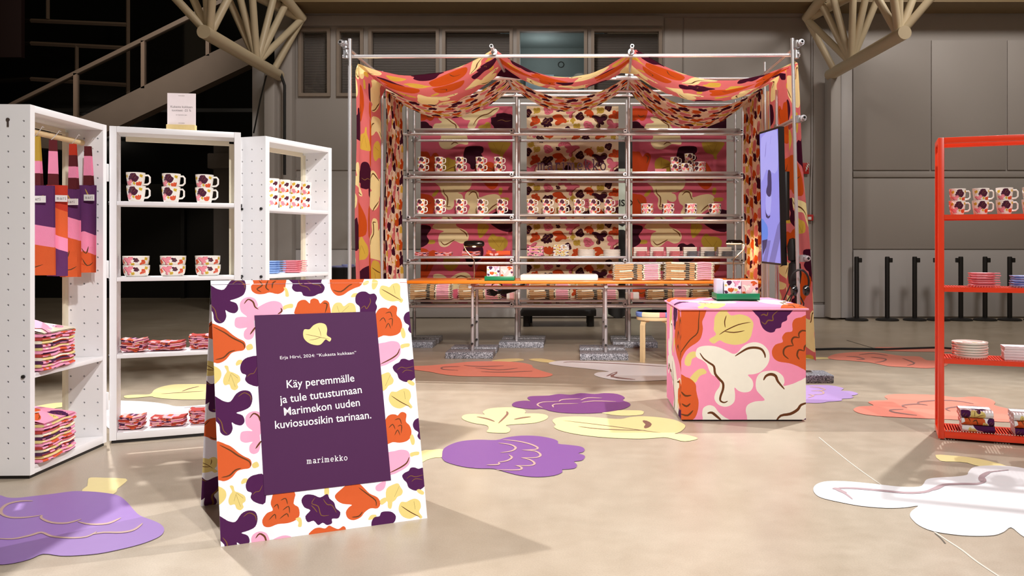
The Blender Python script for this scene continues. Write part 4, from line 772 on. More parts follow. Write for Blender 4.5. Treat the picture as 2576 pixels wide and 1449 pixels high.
# slab-serif wordmark built from strokes; unit x-height 1
def slab_word(word):
    polys = []; x = 0.0; T = .16; S = .13; letters = []
    def R(x0, y0, x1, y1): polys.append([(x0,y0),(x1,y0),(x1,y1),(x0,y1)])
    def arc(cx, cy, rx, ry, a0, a1, t=T, n=14):
        if a1-a0 > 200: arc(cx, cy, rx, ry, a0, (a0+a1)/2+4, t, n); arc(cx, cy, rx, ry, (a0+a1)/2-4, a1+(4 if a1-a0 == 360 else 0), t, n); return
        P = [(cx+rx*math.cos(math.radians(a0+(a1-a0)*i/n)), cy+ry*math.sin(math.radians(a0+(a1-a0)*i/n))) for i in range(n+1)]; polys.append(stroke(P, t, 1, False))
    for ch in word:
        if ch == 'm':
            for k in range(3): R(x+.08+.4*k, 0, x+.08+T+.4*k, .74); R(x-.02+.4*k, 0, x+.34+.4*k, S*.8)
            arc(x+.361, .661, .2, .26, -6, 186, T*.93); arc(x+.761, .661, .2, .26, -6, 186, T*.93); R(x-.04, .88, x+.24, 1.0); R(x+.08, .6, x+.24, 1.0); x += 1.32
        elif ch == 'a':
            arc(x+.36, .28, .24, .22, 0, 360); R(x+.56, .05, x+.56+T, .7); arc(x+.38, .68, .26, .26, 10, 160); R(x+.56, 0, x+.9, S); x += 1.0
        elif ch == 'r': R(x+.12, 0, x+.12+T, 1.0); R(x-.02, 0, x+.44, S); R(x-.02, .88, x+.26, 1.0); arc(x+.5, .6, .28, .34, 60, 160); R(x+.56, .72, x+.74, .95); x += .86
        elif ch == 'i': R(x+.18, 0, x+.18+T, 1.0); R(x, 0, x+.52, S); R(x+.02, .88, x+.3, 1.0); R(x+.16, 1.2, x+.36, 1.4); x += .66
        elif ch == 'e': arc(x+.4, .5, .32, .43, 0, 320); R(x+.1, .44, x+.76, .56); x += .94
        elif ch == 'k':
            R(x+.12, 0, x+.12+T, 1.42); R(x-.02, 0, x+.4, S); R(x-.02, 1.3, x+.26, 1.42); polys.append(stroke([(x+.26,.42),(x+.66,.92)], T, 1, False)); polys.append(stroke([(x+.36,.56),(x+.72,.06)], T, 1, False)); R(x+.5, .88, x+.86, 1.0); R(x+.54, 0, x+.92, S); x += 1.02
        elif ch == 'o': arc(x+.42, .5, .34, .43, 0, 360); x += .96
        x += .1; letters.append(polys[sum(len(l) for l in letters):])
    return letters, x
def word_mesh(name, polys, fn, m, parent, origin, depth=None):
    q = MB()
    xs = [p[0] for P in polys for p in P]; ys = [p[1] for P in polys for p in P]
    outer = [(min(xs)-1, min(ys)-1), (max(xs)+1, min(ys)-1), (max(xs)+1, max(ys)+1), (min(xs)-1, max(ys)+1)]
    co, nf, nm = cdt(outer, [(1, P) for P in polys]); keep = [f for f, k in zip(nf, nm) if k == 1]
    put(q, co, keep, [0]*len(keep), lambda x, y: fn(x, y, 0))
    if depth:
        put(q, co, keep, [0]*len(keep), lambda x, y: fn(x, y, depth), flip=True); ec = {}
        for f in keep:
            for i in range(3): e = (f[i], f[(i+1)%3]); ec[e] = 1
        for a, b_ in list(ec):
            if (b_, a) not in ec: o = len(q.v); q.v += [tuple(fn(*co[a], 0)), tuple(fn(*co[b_], 0)), tuple(fn(*co[b_], depth)), tuple(fn(*co[a], depth))]; q.f.append([o, o+1, o+2, o+3]); q.m.append(0); q.sm.append(False)
    return q.build(name, m, parent, origin=origin)
WP, WW = slab_word('marimekko')
a, b_ = s2(zm(*SZ, [(587,981),(797,962)])); d = Vector((b_[0]-a[0], b_[1]-a[1])); k = d.length/WW; d.normalize(); u = Vector((-d.y, d.x))
for lp in WP: word_mesh('wordmark_letter', lp, lambda x, y, z: s3(a[0]+d.x*x*k+u.x*y*k, a[1]+d.y*x*k+u.y*y*k, .0042), m_pt, tpan, SGO)
lf = [(568,320),(575,300),(600,300),(620,280),(650,268),(680,275),(690,300),(688,330),(710,345),(703,362),(690,355),(680,352),(655,378),(620,378),(590,365),(572,345)]
for nm, m_, poly, dd in [('leaf_emblem', m_py, smooth(s2(zm(*SZ, lf)), 3), .0042)] + [('leaf_vein', m_pb, stroke(s2(zm(*SZ, s)), .0016, 3), .005) for s in ([(580,325),(630,335),(700,350)],[(645,290),(655,315),(658,335)],[(600,355),(630,350),(660,340)])]:
    q = MB(); co, nf, nn = cdt(poly, []); put(q, co, nf, nn, lambda x, y: s3(x, y, dd)); q.build(nm, m_, tpan, origin=SGO)
# back leg panel of the board
TLc = s3(*face[3]); TR2 = s3(*face[2]); BK = [Vector((-1.625,3.563,0)), Vector((-.907,3.886,0))]
Aq = [BK[1], BK[0], TLc + Vector((-.004,.012,-.012)), TR2 + Vector((-.004,.012,-.012))]
def bk(x, y): 
    u_, v_ = x/.79, y/1.05; return (Aq[0]*(1-u_)+Aq[1]*u_)*(1-v_) + (Aq[3]*(1-u_)+Aq[2]*u_)*v_
q = MB(); lay = []
for i in range(3): lay += [(c, [(p[0]*1.0, 1.05-p[1]) for p in P]) for c, P in small_tile(-.1, i*TH-.1)]
co, nf, nm = cdt([(0,0),(.79,0),(.79,1.05),(0,1.05)], lay); put(q, co, nf, nm, bk); nb = (Aq[1]-Aq[0]).cross(Aq[2]-Aq[1]).normalized()*.02
if nb.y > 0: nb = -nb
put(q, co, nf, nm, lambda x, y: Vector(bk(x, y)) + nb, flip=True)
q.add([v for v in Aq]+[v+nb for v in Aq], [(i, (i+1)%4, 4+(i+1)%4, 4+i) for i in range(4)]); q.build('back_panel', pal_sign, sign, origin=SGO)

# ================================================================ patterned cube
CX0, CX1, CY0, CY1, CH = .7016, 1.507, 5.26, 6.06, .725
pal_cube = palette('canvas', (242,150,184), .85, bump=.4)
cube = thing('pouf_cube', 'large cube pouf covered in pink fabric with big flowers', 'pouf', ((CX0+CX1)/2, (CY0+CY1)/2, 0)); CO = cube.location.copy()
CZ = (1560,660,3.293)
def c2(pts): return [((x-PX)/F*CY0, HC-(y-PY)/F*CY0) for x, y in zm(*CZ, pts)]
CL = []
def cb(col, pts, strokes=(), w=16):
    CL.append((SLOT[col], smooth(c2(pts), 3)))
    for s in strokes: CL.append((SLOT[LINE[col]], stroke(c2(s), w/3.293/F*CY0, 3)))
cb('yellow', [(820,350),(885,350),(895,400),(860,410),(830,395)]); cb('yellow', *[RAW['leaf'][0], [s for s, _ in RAW['leaf'][1]]], 9)
cb('orange', [(480,360),(700,360),(705,430),(680,490),(685,550),(670,620),(640,660),(580,700),(540,740),(510,800),(480,880)], [[(660,390),(650,480),(642,580),(580,640),(520,720),(490,770)]], 10)
cb('yellow', [(580,955),(640,890),(690,880),(715,915),(660,940),(625,995),(600,980)]); cb('yellow', [(535,810),(560,760),(600,738),(630,745),(630,780),(595,800),(580,855),(540,850)])
cb('orange', [(480,950),(545,950),(590,970),(625,1010),(630,1060),(640,1110),(650,1160),(640,1240),(600,1305),(480,1320)], [[(505,1070),(540,1105),(590,1100)],[(510,1170),(550,1192),(582,1168)],[(500,1255),(560,1268),(605,1225)]], 16)
cb('white', RAW['butterfly'][0], [s for s, _ in RAW['butterfly'][1]], 20)
cb('purple', [(1095,360),(1110,415),(1150,460),(1163,510),(1190,555),(1235,580),(1275,575),(1290,550),(1330,540),(1340,500),(1380,480),(1385,445),(1412,420),(1420,360)], [[(1165,440),(1190,430),(1215,440),(1225,410)],[(1170,490),(1200,510),(1225,480),(1265,480),(1265,440),(1310,400)]], 11)
cb('orange', [(1600,455),(1500,455),(1445,470),(1425,510),(1425,570),(1370,580),(1340,620),(1345,660),(1285,680),(1255,730),(1265,785),(1310,820),(1400,835),(1470,860),(1520,885),(1600,895)], [[(1395,800),(1355,765),(1355,720),(1385,695),(1435,690)],[(1435,690),(1420,650),(1440,620),(1485,625)],[(1485,625),(1480,590),(1510,565),(1565,575)],[(1485,805),(1465,770),(1480,725),(1525,735)],[(1525,735),(1530,695),(1570,670)]], 15)
cb('white', [(680,1250),(690,1205),(735,1182),(780,1195),(815,1240),(870,1285),(940,1330),(700,1340),(685,1290)], [[(722,1250),(760,1245),(800,1275),(840,1310)]], 22)
cb('white', [(1120,1010),(1130,950),(1165,910),(1220,897),(1290,900),(1345,940),(1360,990),(1352,1022),(1430,1005),(1500,975),(1600,950),(1600,1260),(1540,1290),(1500,1315),(1400,1330),(1090,1330),(1050,1270),(1040,1215),(1060,1175),(1120,1150),(1195,1142),(1165,1100),(1130,1060)], [[(1185,975),(1205,940),(1245,925),(1285,940),(1305,985),(1360,1050)],[(1290,1320),(1330,1270),(1410,1255),(1470,1220),(1500,1180),(1570,1160)]], 24)
cb('purple', [(1600,1262),(1535,1292),(1505,1325),(1600,1330)])
FB = .012
q = MB(); ext = [(CX0+(CX1-CX0)*i/12, FB+(CH-FB)*j/10) for i in range(1,12) for j in range(1,10)]
co, nf, nm = cdt([(CX0,FB),(CX1,FB),(CX1,CH),(CX0,CH)], CL, ext)
def bul(x, z): return .012*math.sin(math.pi*(x-CX0)/(CX1-CX0))*math.sin(math.pi*min(1,max(0,z/CH)))
put(q, co, nf, nm, lambda x, z: (x, CY0 - bul(x, z), z), True)
SD = CY1-CY0
def side_layers():
    L = []
    for k, c, x, y, w, r, f in [('leaf','yellow',.5,.6,.22,1.2,0),('posy','purple',.28,.66,.2,0,0),('butterfly','white',.52,.36,.46,1.3,0),('butterfly','white',.22,.12,.5,.4,1),('scallop','orange',.05,.52,.42,.3,0),('scallop','orange',.0,.14,.26,.2,0),('posy','purple',.04,-.02,.2,0,0)]: L += motif(k, c, x, y, w, r, bool(f), 3)
    return L
for xs in (CX0, CX1):
    co, nf, nm = cdt([(0,FB),(SD,FB),(SD,CH),(0,CH)], side_layers(), [(SD*i/8, FB+(CH-FB)*j/8) for i in range(1,8) for j in range(1,8)]); sg_ = -1 if xs == CX0 else 1
    put(q, co, nf, nm, lambda y, z: (xs + sg_*.012*math.sin(math.pi*y/SD)*math.sin(math.pi*z/CH), CY0+y, z), True, xs == CX0)
q.add([(CX0,CY1,FB),(CX1,CY1,FB),(CX1,CY1,CH),(CX0,CY1,CH),(CX0,CY0,FB),(CX1,CY0,FB)], [(0,3,2,1),(4,0,1,5)]); q.build('cover', pal_cube, cube, origin=CO)
# lid cushion: printed dome with piping
TL_ = []
for k, c, x, y, w, r, f in [('butterfly','white',.26,.2,.42,.2,0),('butterfly','white',.66,.3,.46,2.2,0),('bird','orange',.1,.62,.4,.4,0),('leaf','yellow',.2,.06,.2,.1,0),('leaf','yellow',.42,.62,.22,.6,0),('scallop','orange',.76,.05,.24,0,0),('posy','purple',.03,.25,.12,0,0)]: TL_ += motif(k, c, x, y, w, r, bool(f), 3)
w_ = CX1-CX0; e = .012
co, nf, nm = cdt([(-e,-e),(w_+e,-e),(w_+e,SD+e),(-e,SD+e)], TL_, [(w_*i/14, SD*j/14) for i in range(0,15) for j in range(0,15)])
def dome(x, y):
    a_ = min(x+e, w_+e-x)/(w_/2); b2 = min(y+e, SD+e-y)/(SD/2); k_ = min(1, max(0, a_)*9)*min(1, max(0, b2)*9); return (CX0+x, CY0+y, CH+.004+.024*math.sqrt(max(0,k_)) + .012*min(1,max(0,a_))*min(1,max(0,b2)))
q = MB(); put(q, co, nf, nm, dome, True); q.add([(CX0-e,CY0-e,CH),(CX1+e,CY0-e,CH),(CX1+e,CY1+e,CH),(CX0-e,CY1+e,CH),(CX0-e,CY0-e,CH+.004),(CX1+e,CY0-e,CH+.004),(CX1+e,CY1+e,CH+.004),(CX0-e,CY1+e,CH+.004)], [(3,2,1,0),(0,1,5,4),(1,2,6,5),(2,3,7,6),(3,0,4,7)]); q.build('lid_cushion', pal_cube, cube, origin=CO)
q = MB(); q.tube([(CX0-e,CY0-e,CH),(CX1+e,CY0-e,CH),(CX1+e,CY1+e,CH),(CX0-e,CY1+e,CH)], .006, 8, close=True); q.build('piping', pal_cube[3], cube, origin=CO)
q = MB(); q.box(((CX0+CX1)/2, (CY0+CY1)/2, FB/2), (w_-.04, SD-.04, FB)); q.build('base', m_bolt, cube, origin=CO)

# ================================================================ red metal shelf
m_rs = mat('red_lacquer', (238,62,26), .35, var=.03, coat=.3)
RP0, RP1 = Vector((2.137,4.762,0)), Vector((2.547,4.612,0)); rd = (RP1-RP0).normalized(); RRZ = math.atan2(rd.y, rd.x); RW, RD, RH = .86, .26, 1.765
red = thing('red_metal_shelf', 'bright red metal shelf with mugs, dishes and towels at the edge', 'shelf', RP0, RRZ); T = .033
for x in (T/2, RW-T/2):
    for y in (T/2, RD-T/2): q = MB(); q.box((x, y, RH/2+.004), (T, T, RH-.008), bev=.003); q.build('post', m_rs, red)
for y in (T/2, RD-T/2):
    for z in (RH-T/2, .018+.012): q = MB(); q.box((RW/2, y, z), (RW-2*T, T, T), bev=.002); q.build('rail', m_rs, red)
for x in (T/2, RW-T/2):
    for z in (RH-T/2, .03): q = MB(); q.box((x, RD/2, z), (T, RD-2*T, T), bev=.002); q.build('rail', m_rs, red)
    q = MB(); plate(q, [(T,.1),(RD-T,.1),(RD-T,1.6),(T,1.6)], [[(.06+.05*i,z0),(.085+.05*i,z0),(.085+.05*i,z0+.012),(.06+.05*i,z0+.012)] for i in range(3) for z0 in [.14+.03*j for j in range(48)]], lambda a, b, c: (x-.002+c, a, b), .004); q.build('side_mesh', m_rs, red)
RSZ = [.05, .475, .893, 1.315]
for z in RSZ:
    q = MB(); n = 52; sl = [[(.045+.0149*i, .03),(.0525+.0149*i, .03),(.0525+.0149*i, RD-.03),(.045+.0149*i, RD-.03)] for i in range(n)]
    plate(q, [(T,.004),(RW-T,.004),(RW-T,RD-.004),(T,RD-.004)], sl, lambda a, b, c: (a, b, z-c), .004); q.box((RW/2, .004, z-.014), (RW-2*T, .006, .026)); q.box((RW/2, RD-.004, z-.014), (RW-2*T, .006, .026)); q.build('slatted_shelf', m_rs, red)
q = MB(); q.box((RW/2, RD/2, .004), (RW*.9, RD*.7, .008)); q.build('foot_strip', m_bolt, red)
def RSP(x, y, z): c, s = math.cos(RRZ), math.sin(RRZ); return Vector((RP0.x+c*x-s*y, RP0.y+s*x+c*y, z))

# ================================================================ table, stool, television, headphones
m_org = mat('orange_tabletop', (236,130,20), .4, var=.04, scale=10, coat=.2)
tab = thing('long_table', 'long orange topped table on tube legs in front of the rack', 'table', (0.1, 8.4, 0)); TO = tab.location.copy()
TZT = .79
q = MB(); q.box((.11, 8.42, TZT-.014), (3.52, .76, .028), bev=.004); q.build('table_top', m_org, tab, origin=TO)
for x, ys in ((-1.02, (8.32, 8.70)), (.335, (8.20, 8.68))):
    for y in ys:
        pipe('table_leg', (x, y, .05), (x, y, TZT-.03), .0145, parent=tab, o=TO); q = MB(); q.tube([(x, y, .066), (x, y, .40)], .020, 12); q.build('leg_sleeve', m_clamp, tab, origin=TO)
        block(x-.02, y+.02, parent=tab, o=TO)
        for z in (.14, .33): q = MB(); q.tube([(x+.0, y-.02, z), (x, y-.05, z)], .012, 8); q.build('clamp_screw', m_bolt, tab, origin=TO)
    pipe('under_rail', (x, 8.1, TZT-.06), (x, 8.78, TZT-.06), .018, parent=tab, o=TO)
pipe('under_rail', (-1.0, 8.26, TZT-.075), (1.7, 8.26, TZT-.075), .02, parent=tab, o=TO)
m_birch = mat('birch', (228,202,156), .5, var=.1, scale=20)
stl = thing('wooden_stool', 'round birch stool with colourful cushion beside the cube', 'stool', (.825, 8.08, 0), .25); 
q = MB(); q.lathe([(0,.405),(.185,.405),(.19,.41),(.19,.432),(.185,.437),(0,.437)], 36); q.build('seat', m_birch, stl)
cc = [mat('cushion_'+n, c, .85, bump=.3) for n, c in (('blue',(120,150,225)),('cream',(240,232,190)),('pink',(232,130,150)),('line',(30,24,26)))]
q = MB(); q.lathe([(.19,.44),(.197,.452),(.197,.478),(.185,.49)], 40); cl = [(1,[(0,-.2),(-.12,-.22),(-.2,-.1),(-.1,0),(0,-.05)]),(2,[(-.05,.05),(.1,.1),(.05,.22),(-.12,.18)]),(1,[(.05,-.05),(.16,0),(.2,.1),(.1,.08)]),(3,stroke([(-.1,-.15),(-.05,-.08),(-.12,-.05)],.012)),(3,stroke([(.05,-.15),(.1,-.1),(.08,-.02)],.012))]
co, nf, nm = cdt(ngon(0,0,.186,40), [(c, smooth(p,2) if c != 3 else p) for c, p in cl]); put(q, co, nf, nm, lambda x, y: (x, y, .49)); 
for i, f in enumerate(q.f[:120]):
    a_ = math.atan2(sum(q.v[j][1] for j in f), sum(q.v[j][0] for j in f)); q.m[i] = 1 if -2.7 < a_ < -1.7 else (2 if -1.7 < a_ < -1.45 else 0)
q.build('seat_cushion', cc, stl)
for k in range(4):
    a_ = math.pi/4 + k*math.pi/2 - .35; c, s = math.cos(a_), math.sin(a_); q = MB(); rr = [(.11,.40),(.15,.40),(.172,.385),(.18,.36),(.182,.0)]
    P = [Vector((r*c, r*s, z)) for r, z in rr]; tn = Vector((-s, c, 0))*.024; ou = Vector((c, s, 0))*.012; vs = []
    for i, p in enumerate(P):
        o_ = Vector((0,0,.012)) if i < 2 else (Vector((c*.008,s*.008,.008)) if i == 2 else ou); vs += [p+tn+o_, p-tn+o_, p-tn-o_, p+tn-o_]
    fs = [(0,3,2,1), (16,17,18,19)]
    for i in range(4): fs += [(4*i+j, 4*i+(j+1)%4, 4*i+4+(j+1)%4, 4*i+4+j) for j in range(4)]
    q.add(vs, fs); q.build('leg', m_birch, stl)

TVc = [at(1910,333,7.42), at(1958.5,318,6.98), at(1966,668,6.98), at(1916,662,7.42)]
tv = thing('television', 'upright television screen showing a lilac picture beside the curtain', 'television', (TVc[0]+TVc[2])/2); VO = tv.location.copy()
A_, B_, D_ = TVc[0], TVc[1], TVc[3]; te1 = (B_-A_); te2 = (D_-A_); tn_ = te1.cross(te2).normalized()
if tn_.x > 0: tn_ = -tn_
def tvp(u, v, d=0.0): return A_*(1-u)*(1-v) + B_*u*(1-v) + TVc[2]*u*v + D_*(1-u)*v + tn_*d
def tvuv(pts):
    out = []
    for x, y in zm(1880,300,3.15,pts):
        r = ray(x, y); k = (A_-EYE).dot(tn_)/r.dot(tn_); p = EYE+r*k-A_; G = Matrix(((te1.dot(te1), te1.dot(te2)),(te1.dot(te2), te2.dot(te2)))); s = G.inverted() @ Vector((p.dot(te1), p.dot(te2))); out.append((s.x, s.y))
    return out
sc = [mat('screen_'+n, c, .3, var=.02, emit=e_) for n, c, e_ in (('lilac',(140,144,234),.7),('dark',(52,48,92),.8),('mid',(108,108,176),.8),('blue',(88,128,220),.8),('pale',(160,166,244),.7))]
lay = [(4, smooth(tvuv([(110,150),(235,90),(240,400),(190,420),(150,400),(110,500)]),2)), (2, tvuv([(165,1155),(238,840),(262,800),(262,930),(212,1160)])), (2, tvuv([(115,1160),(160,960),(185,960),(150,1160)])), (4, smooth(tvuv([(148,590),(190,590),(186,700),(180,750),(150,740)]),2)), (1, smooth(tvuv([(165,405),(180,405),(190,440),(192,560),(184,608),(166,612),(150,585),(152,550),(160,520),(160,470)]),2)), (1, tvuv([(141,708),(150,745),(165,768),(182,760),(180,775),(165,788),(148,775)])), (3, smooth(tvuv([(112,790),(140,815),(162,860),(158,960),(120,975)]),2)), (1, tvuv([(118,960),(160,950),(150,1010),(122,1080)])), (2, stroke(tvuv([(150,180),(145,260),(140,300)]), .02)), (2, stroke(tvuv([(190,130),(180,200)]), .02))]
q = MB(); co, nf, nm = cdt([(.03,.015),(.97,.015),(.97,.985),(.03,.985)], lay); put(q, co, nf, nm, lambda u, v: tvp(u, v, .001)); q.build('screen', sc, tv, origin=VO)
q = MB(); vs = [tvp(*p) for p in ((0,0),(1,0),(1,1),(0,1))] + [tvp(*p, -.05) for p in ((0,0),(1,0),(1,1),(0,1))]; q.add(vs, [(0,1,2,3),(7,6,5,4)] + [(i,(i+1)%4,4+(i+1)%4,4+i) for i in range(4)])
q.build('housing', mat('tv_black', (16,16,18), .35), tv, origin=VO)
q = MB(); p = tvp(.8,.5,-.08); q.box(p, (.05,.14,.42), bev=.006); q.box(p+Vector((.0,.05,0)), (.05,.06,.08), bev=.006); q.build('wall_bracket', m_bolt, tv, origin=VO)
hp = thing('headphones', 'black headphones hanging from the clamp on the end pole', 'headphones', at(2012, 700, 6.74)); HO = hp.location.copy()
q = MB(); q.tube([HO+Vector((.075*math.sin(a_), 0, -.0+.10*math.cos(a_)-.03)) for a_ in [(-2.3+4.6*i/16) for i in range(17)]], .009, 8); q.build('headband', m_bolt, hp, origin=HO)
m_gl = mat('gloss_black', (18,18,20), .15)
for s in (-1, 1): q = MB(); q.M = Matrix.Translation(HO+Vector((s*.05, -.01, -.10))) @ Matrix.Rotation(math.pi/2, 4, 'Y'); q.lathe([(0,-.02),(.035,-.02),(.045,-.008),(.045,.008),(.035,.02),(0,.02)], 16, sy=1.1); q.build('ear_cup', m_gl, hp, origin=HO)
q = MB(); p = at(1999, 690, 6.93); random.seed(3)
for k in range(7):
    q.tube([p+Vector((random.uniform(-.04,.03), random.uniform(-.03,.03), .12+random.uniform(0,.14))), p+Vector((random.uniform(-.05,.04), 0, random.uniform(-.05,.05))), p+Vector((random.uniform(-.05,.05), .02, -.12)), p+Vector((random.uniform(-.1,.1), .03, -.25)), p+Vector((random.uniform(-.08,.1), .04, -.42+random.uniform(0,.06)))], .006, 5)
q.lathe([(0,-.1),(.05,-.08),(.06,0),(.05,.09),(0,.12)], 10, tuple(p)); q.lathe([(0,0),(.04,.02),(.05,.14),(.03,.2),(0,.21)], 10, tuple(p+Vector((-.01,.02,.1)))); tag(q.build('cable_bundle', m_dark, origin=p), 'tangled black cables and power brick tied to the end pole', 'cable')
# ================================================================ products
pal_mug = palette('ceramic', (246,242,234), .25, coat=.4, bump=0.0)
m_cer = pal_mug[0]
def wrap_print(q, prof, layers, r_ref, h0, h1, n=36):
    """printed band around a vessel: flat drawing u (arc length at r_ref), v (height) wrapped on the profile"""
    L = 2*math.pi*r_ref; ext = [(L*i/n, h0+(h1-h0)*j/3) for i in range(n+1) for j in range(4)]
    co, nf, nm = cdt([(0,h0),(L,h0),(L,h1),(0,h1)], layers, ext)
    def rad(z):
        for i in range(len(prof)-1):
            a, b_ = prof[i], prof[i+1]
            if a[1] <= z <= b_[1] and b_[1] > a[1]: return a[0]+(b_[0]-a[0])*(z-a[1])/(b_[1]-a[1])
        return prof[-1][0]
    put(q, co, nf, nm, lambda u, v: (rad(v)*math.cos(u/r_ref), rad(v)*math.sin(u/r_ref), v), True)
def vessel(name, prof, spec, band, wall=.003, handle=None, lab='x', cat='mug', group=None):
    h = prof[-1][1]; rr = max(p[0] for p in prof); q = MB(); lay = []
    L = 2*math.pi*rr
    for k, c, u, v, w, r, f in spec:
        for d in (-L, 0, L): lay += [(cc_, p) for cc_, p in motif(k, c, (u*L)+d, v, w, r, bool(f), 2)]
    wrap_print(q, prof, lay, rr, band[0], band[1])
    lo = [p for p in prof if p[1] <= band[0]+1e-6]
    def rad(z):
        for i in range(len(prof)-1):
            a, b_ = prof[i], prof[i+1]
            if a[1] <= z <= b_[1] and b_[1] > a[1]: return a[0]+(b_[0]-a[0])*(z-a[1])/(b_[1]-a[1])
    q.lathe([(0,.0)] + lo + ([(rad(band[0]), band[0])] if lo[-1][1] < band[0]-1e-6 else []), 36, caps=False)
    q.lathe([(rad(band[1]), band[1]), (prof[-1][0], h-.001), (prof[-1][0]-wall*.5, h), (prof[-1][0]-wall, h-.001)] + [(p[0]-wall, p[1]) for p in prof[::-1] if p[1] > wall*2] + [(prof[1][0]-wall, wall), (0, wall)], 36, caps=False)
    o = q.build(name, pal_mug); tag(o, lab, cat, group)
    if handle:
        r0, z0, z1, ext = handle; q = MB(); q.tube([(r0-.004,0,z1),(r0+ext*.7,0,z1+.001),(r0+ext,0,z1-.01),(r0+ext,0,z0+.014),(r0+ext*.6,0,z0+.002),(r0-.005,0,z0)], .0055, 10); q.build('handle', m_cer, o)
    return o
MUGP = [(.034,0),(.039,.004),(.043,.02),(.047,.045),(.050,.07),(.0515,.094)]
# drawing seen from the front is centred on the -y side: u = .75
MSPEC = [('posy','purple',.75,.064,.062,3.3,0),('leaf','yellow',.605,.070,.026,.5,0),('leaf','yellow',.895,.074,.024,-.4,1),('butterfly','pink',.655,.024,.056,.2,0),('tulip','orange',.86,.026,.040,.2,0),('scallop','orange',.16,.06,.05,0,0),('posy','purple',.36,.03,.045,0,0),('round','pink',.42,.07,.035,0,0),('leaf','yellow',.08,.03,.03,0,0),('sprig','yellow',.765,.03,.016,0,0),('butterfly','purple',.27,.03,.045,0,0)]
mug0 = vessel('mug', MUGP, MSPEC, (.012,.088), handle=(.048,.024,.078,.029), cat='mug')
BOWLP = [(.052,0),(.059,.004),(.066,.016),(.070,.035),(.0715,.066)]
BSPEC = [('butterfly','pink',.70,.036,.066,.2,0),('berry','purple',.80,.042,.034,0,0),('scallop','orange',.885,.03,.036,0,0),('scallop','orange',.60,.03,.036,.3,0),('leaf','yellow',.755,.018,.024,.3,0),('leaf','yellow',.93,.05,.026,0,0),('posy','purple',.5,.04,.05,0,0),('butterfly','pink',.3,.036,.07,0,0),('tulip','orange',.42,.03,.035,0,0),('berry','purple',.1,.04,.05,0,0),('scallop','orange',.2,.035,.04,0,0),('leaf','yellow',.02,.03,.03,0,0)]
bowl0 = vessel('bowl', BOWLP, BSPEC, (.008,.061), cat='bowl')
CUPP = [(.026,0),(.031,.004),(.034,.03),(.037,.07),(.039,.102)]
CSPEC = [('leaf','yellow',.70,.08,.026,.6,0),('berry','purple',.82,.07,.034,.9,0),('round','pink',.71,.034,.036,0,0),('tulip','orange',.60,.06,.03,.3,0),('butterfly','white',.8,.03,.03,0,0),('scallop','orange',.84,.03,.024,0,0),('leaf','yellow',.62,.018,.024,0,0),('posy','purple',.3,.06,.04,0,0),('butterfly','pink',.45,.05,.05,0,0),('scallop','orange',.12,.06,.05,0,0),('leaf','yellow',.02,.03,.03,0,0)]
cup0 = vessel('latte_cup', CUPP, CSPEC, (.01,.094), cat='cup')
FIRST = {}
def place(proto, loc, rz, label, group):
    if proto.name not in FIRST: FIRST[proto.name] = 1; proto.location = loc; proto.rotation_euler = (0,0,rz); proto['label'] = label; proto['group'] = group; return proto
    return dup(proto, loc, rz, label, group)
PAIR = ['lower', 'upper']; ORD = ['first','second','third','fourth','fifth','sixth','seventh','eighth','ninth','tenth','eleventh','twelfth','thirteenth','fourteenth','fifteenth']
NTH = ['lowest','second from bottom','third from bottom','fourth from bottom','fifth from bottom','sixth from bottom','seventh from bottom','eighth from bottom','ninth from bottom','tenth from bottom','eleventh from bottom','twelfth from bottom']
def pairs(proto, spots, step, where, kind, group, sc=1.0):
    for i, (p, r) in enumerate(spots):
        for k in range(2):
            jx = random.uniform(-.003,.003); o_ = place(proto, (p.x+jx*k, p.y, p.z+step*sc*k+.001), r + random.uniform(-.12,.12), f'{PAIR[k]} {kind} of the {ORD[i]} pair {where}', group); o_.scale = (sc, sc, sc)
# --- white unit two: mugs on the top shelf, bowls below
def on_u2(px, z): # point on the shelf line in front of which the item stands
    best = min((abs(U2P(x, .09).x/U2P(x, .09).y - (px-PX)/F), x) for x in [U2W*i/400 for i in range(401)])[1]; return U2P(best, .10, z)
pairs(mug0, [(on_u2(p, 1.391), U2R*.3) for p in (342, 430, 514)], .0785, 'on the white unit under the price sign', 'floral mug', 'mug pairs on the white unit')
pairs(bowl0, [(on_u2(p, .953), U2R*.3+.1*i) for i, p in enumerate((343, 434, 523))], .054, 'on the white unit under the price sign', 'floral bowl', 'bowl pairs on the white unit')
# --- white unit three: cups and fluted dishes
for i, x in enumerate((.17, .28, .39, .50)):
    for k in range(2): place(cup0, U3P(x+.02, .1, 1.379+.0895*k), .35, f'{PAIR[k]} latte cup of the {ORD[i]} pair on the white unit beside the stand', 'latte cup pairs on the white unit')
m_pkd = mat('pink_glaze', (236,140,152), .25, coat=.3); m_bld = mat('blue_glaze', (136,172,226), .25, coat=.3); m_gyd = mat('slate_glaze', (118,124,138), .3, coat=.3)
def dish_mesh(name, m, w=.12, d=.10, h=.013):
    q = MB(); n = 40; vs = []; fs = []
    prof = [(.72,0),(.9,.25),(1.0,.8),(1.0,1.0),(.93,.92),(.7,.35)]
    for r, z in prof:
        for k in range(n):
            a = 2*math.pi*k/n; fl_ = 1+.035*math.sin(9*a)*(r > .8); vs.append((w/2*r*fl_*math.copysign(abs(math.cos(a))**.6, math.cos(a)), d/2*r*fl_*math.copysign(abs(math.sin(a))**.6, math.sin(a)), h*z))
    for i in range(len(prof)-1):
        for k in range(n): fs.append((i*n+k, i*n+(k+1)%n, (i+1)*n+(k+1)%n, (i+1)*n+k))
    fs += [tuple(range(n))[::-1], tuple((len(prof)-1)*n+k for k in range(n))]; q.add(vs, fs, True)
    q.box((w/2+.012, .0, h*.8), (.034,.03,.006), bev=.002); return q
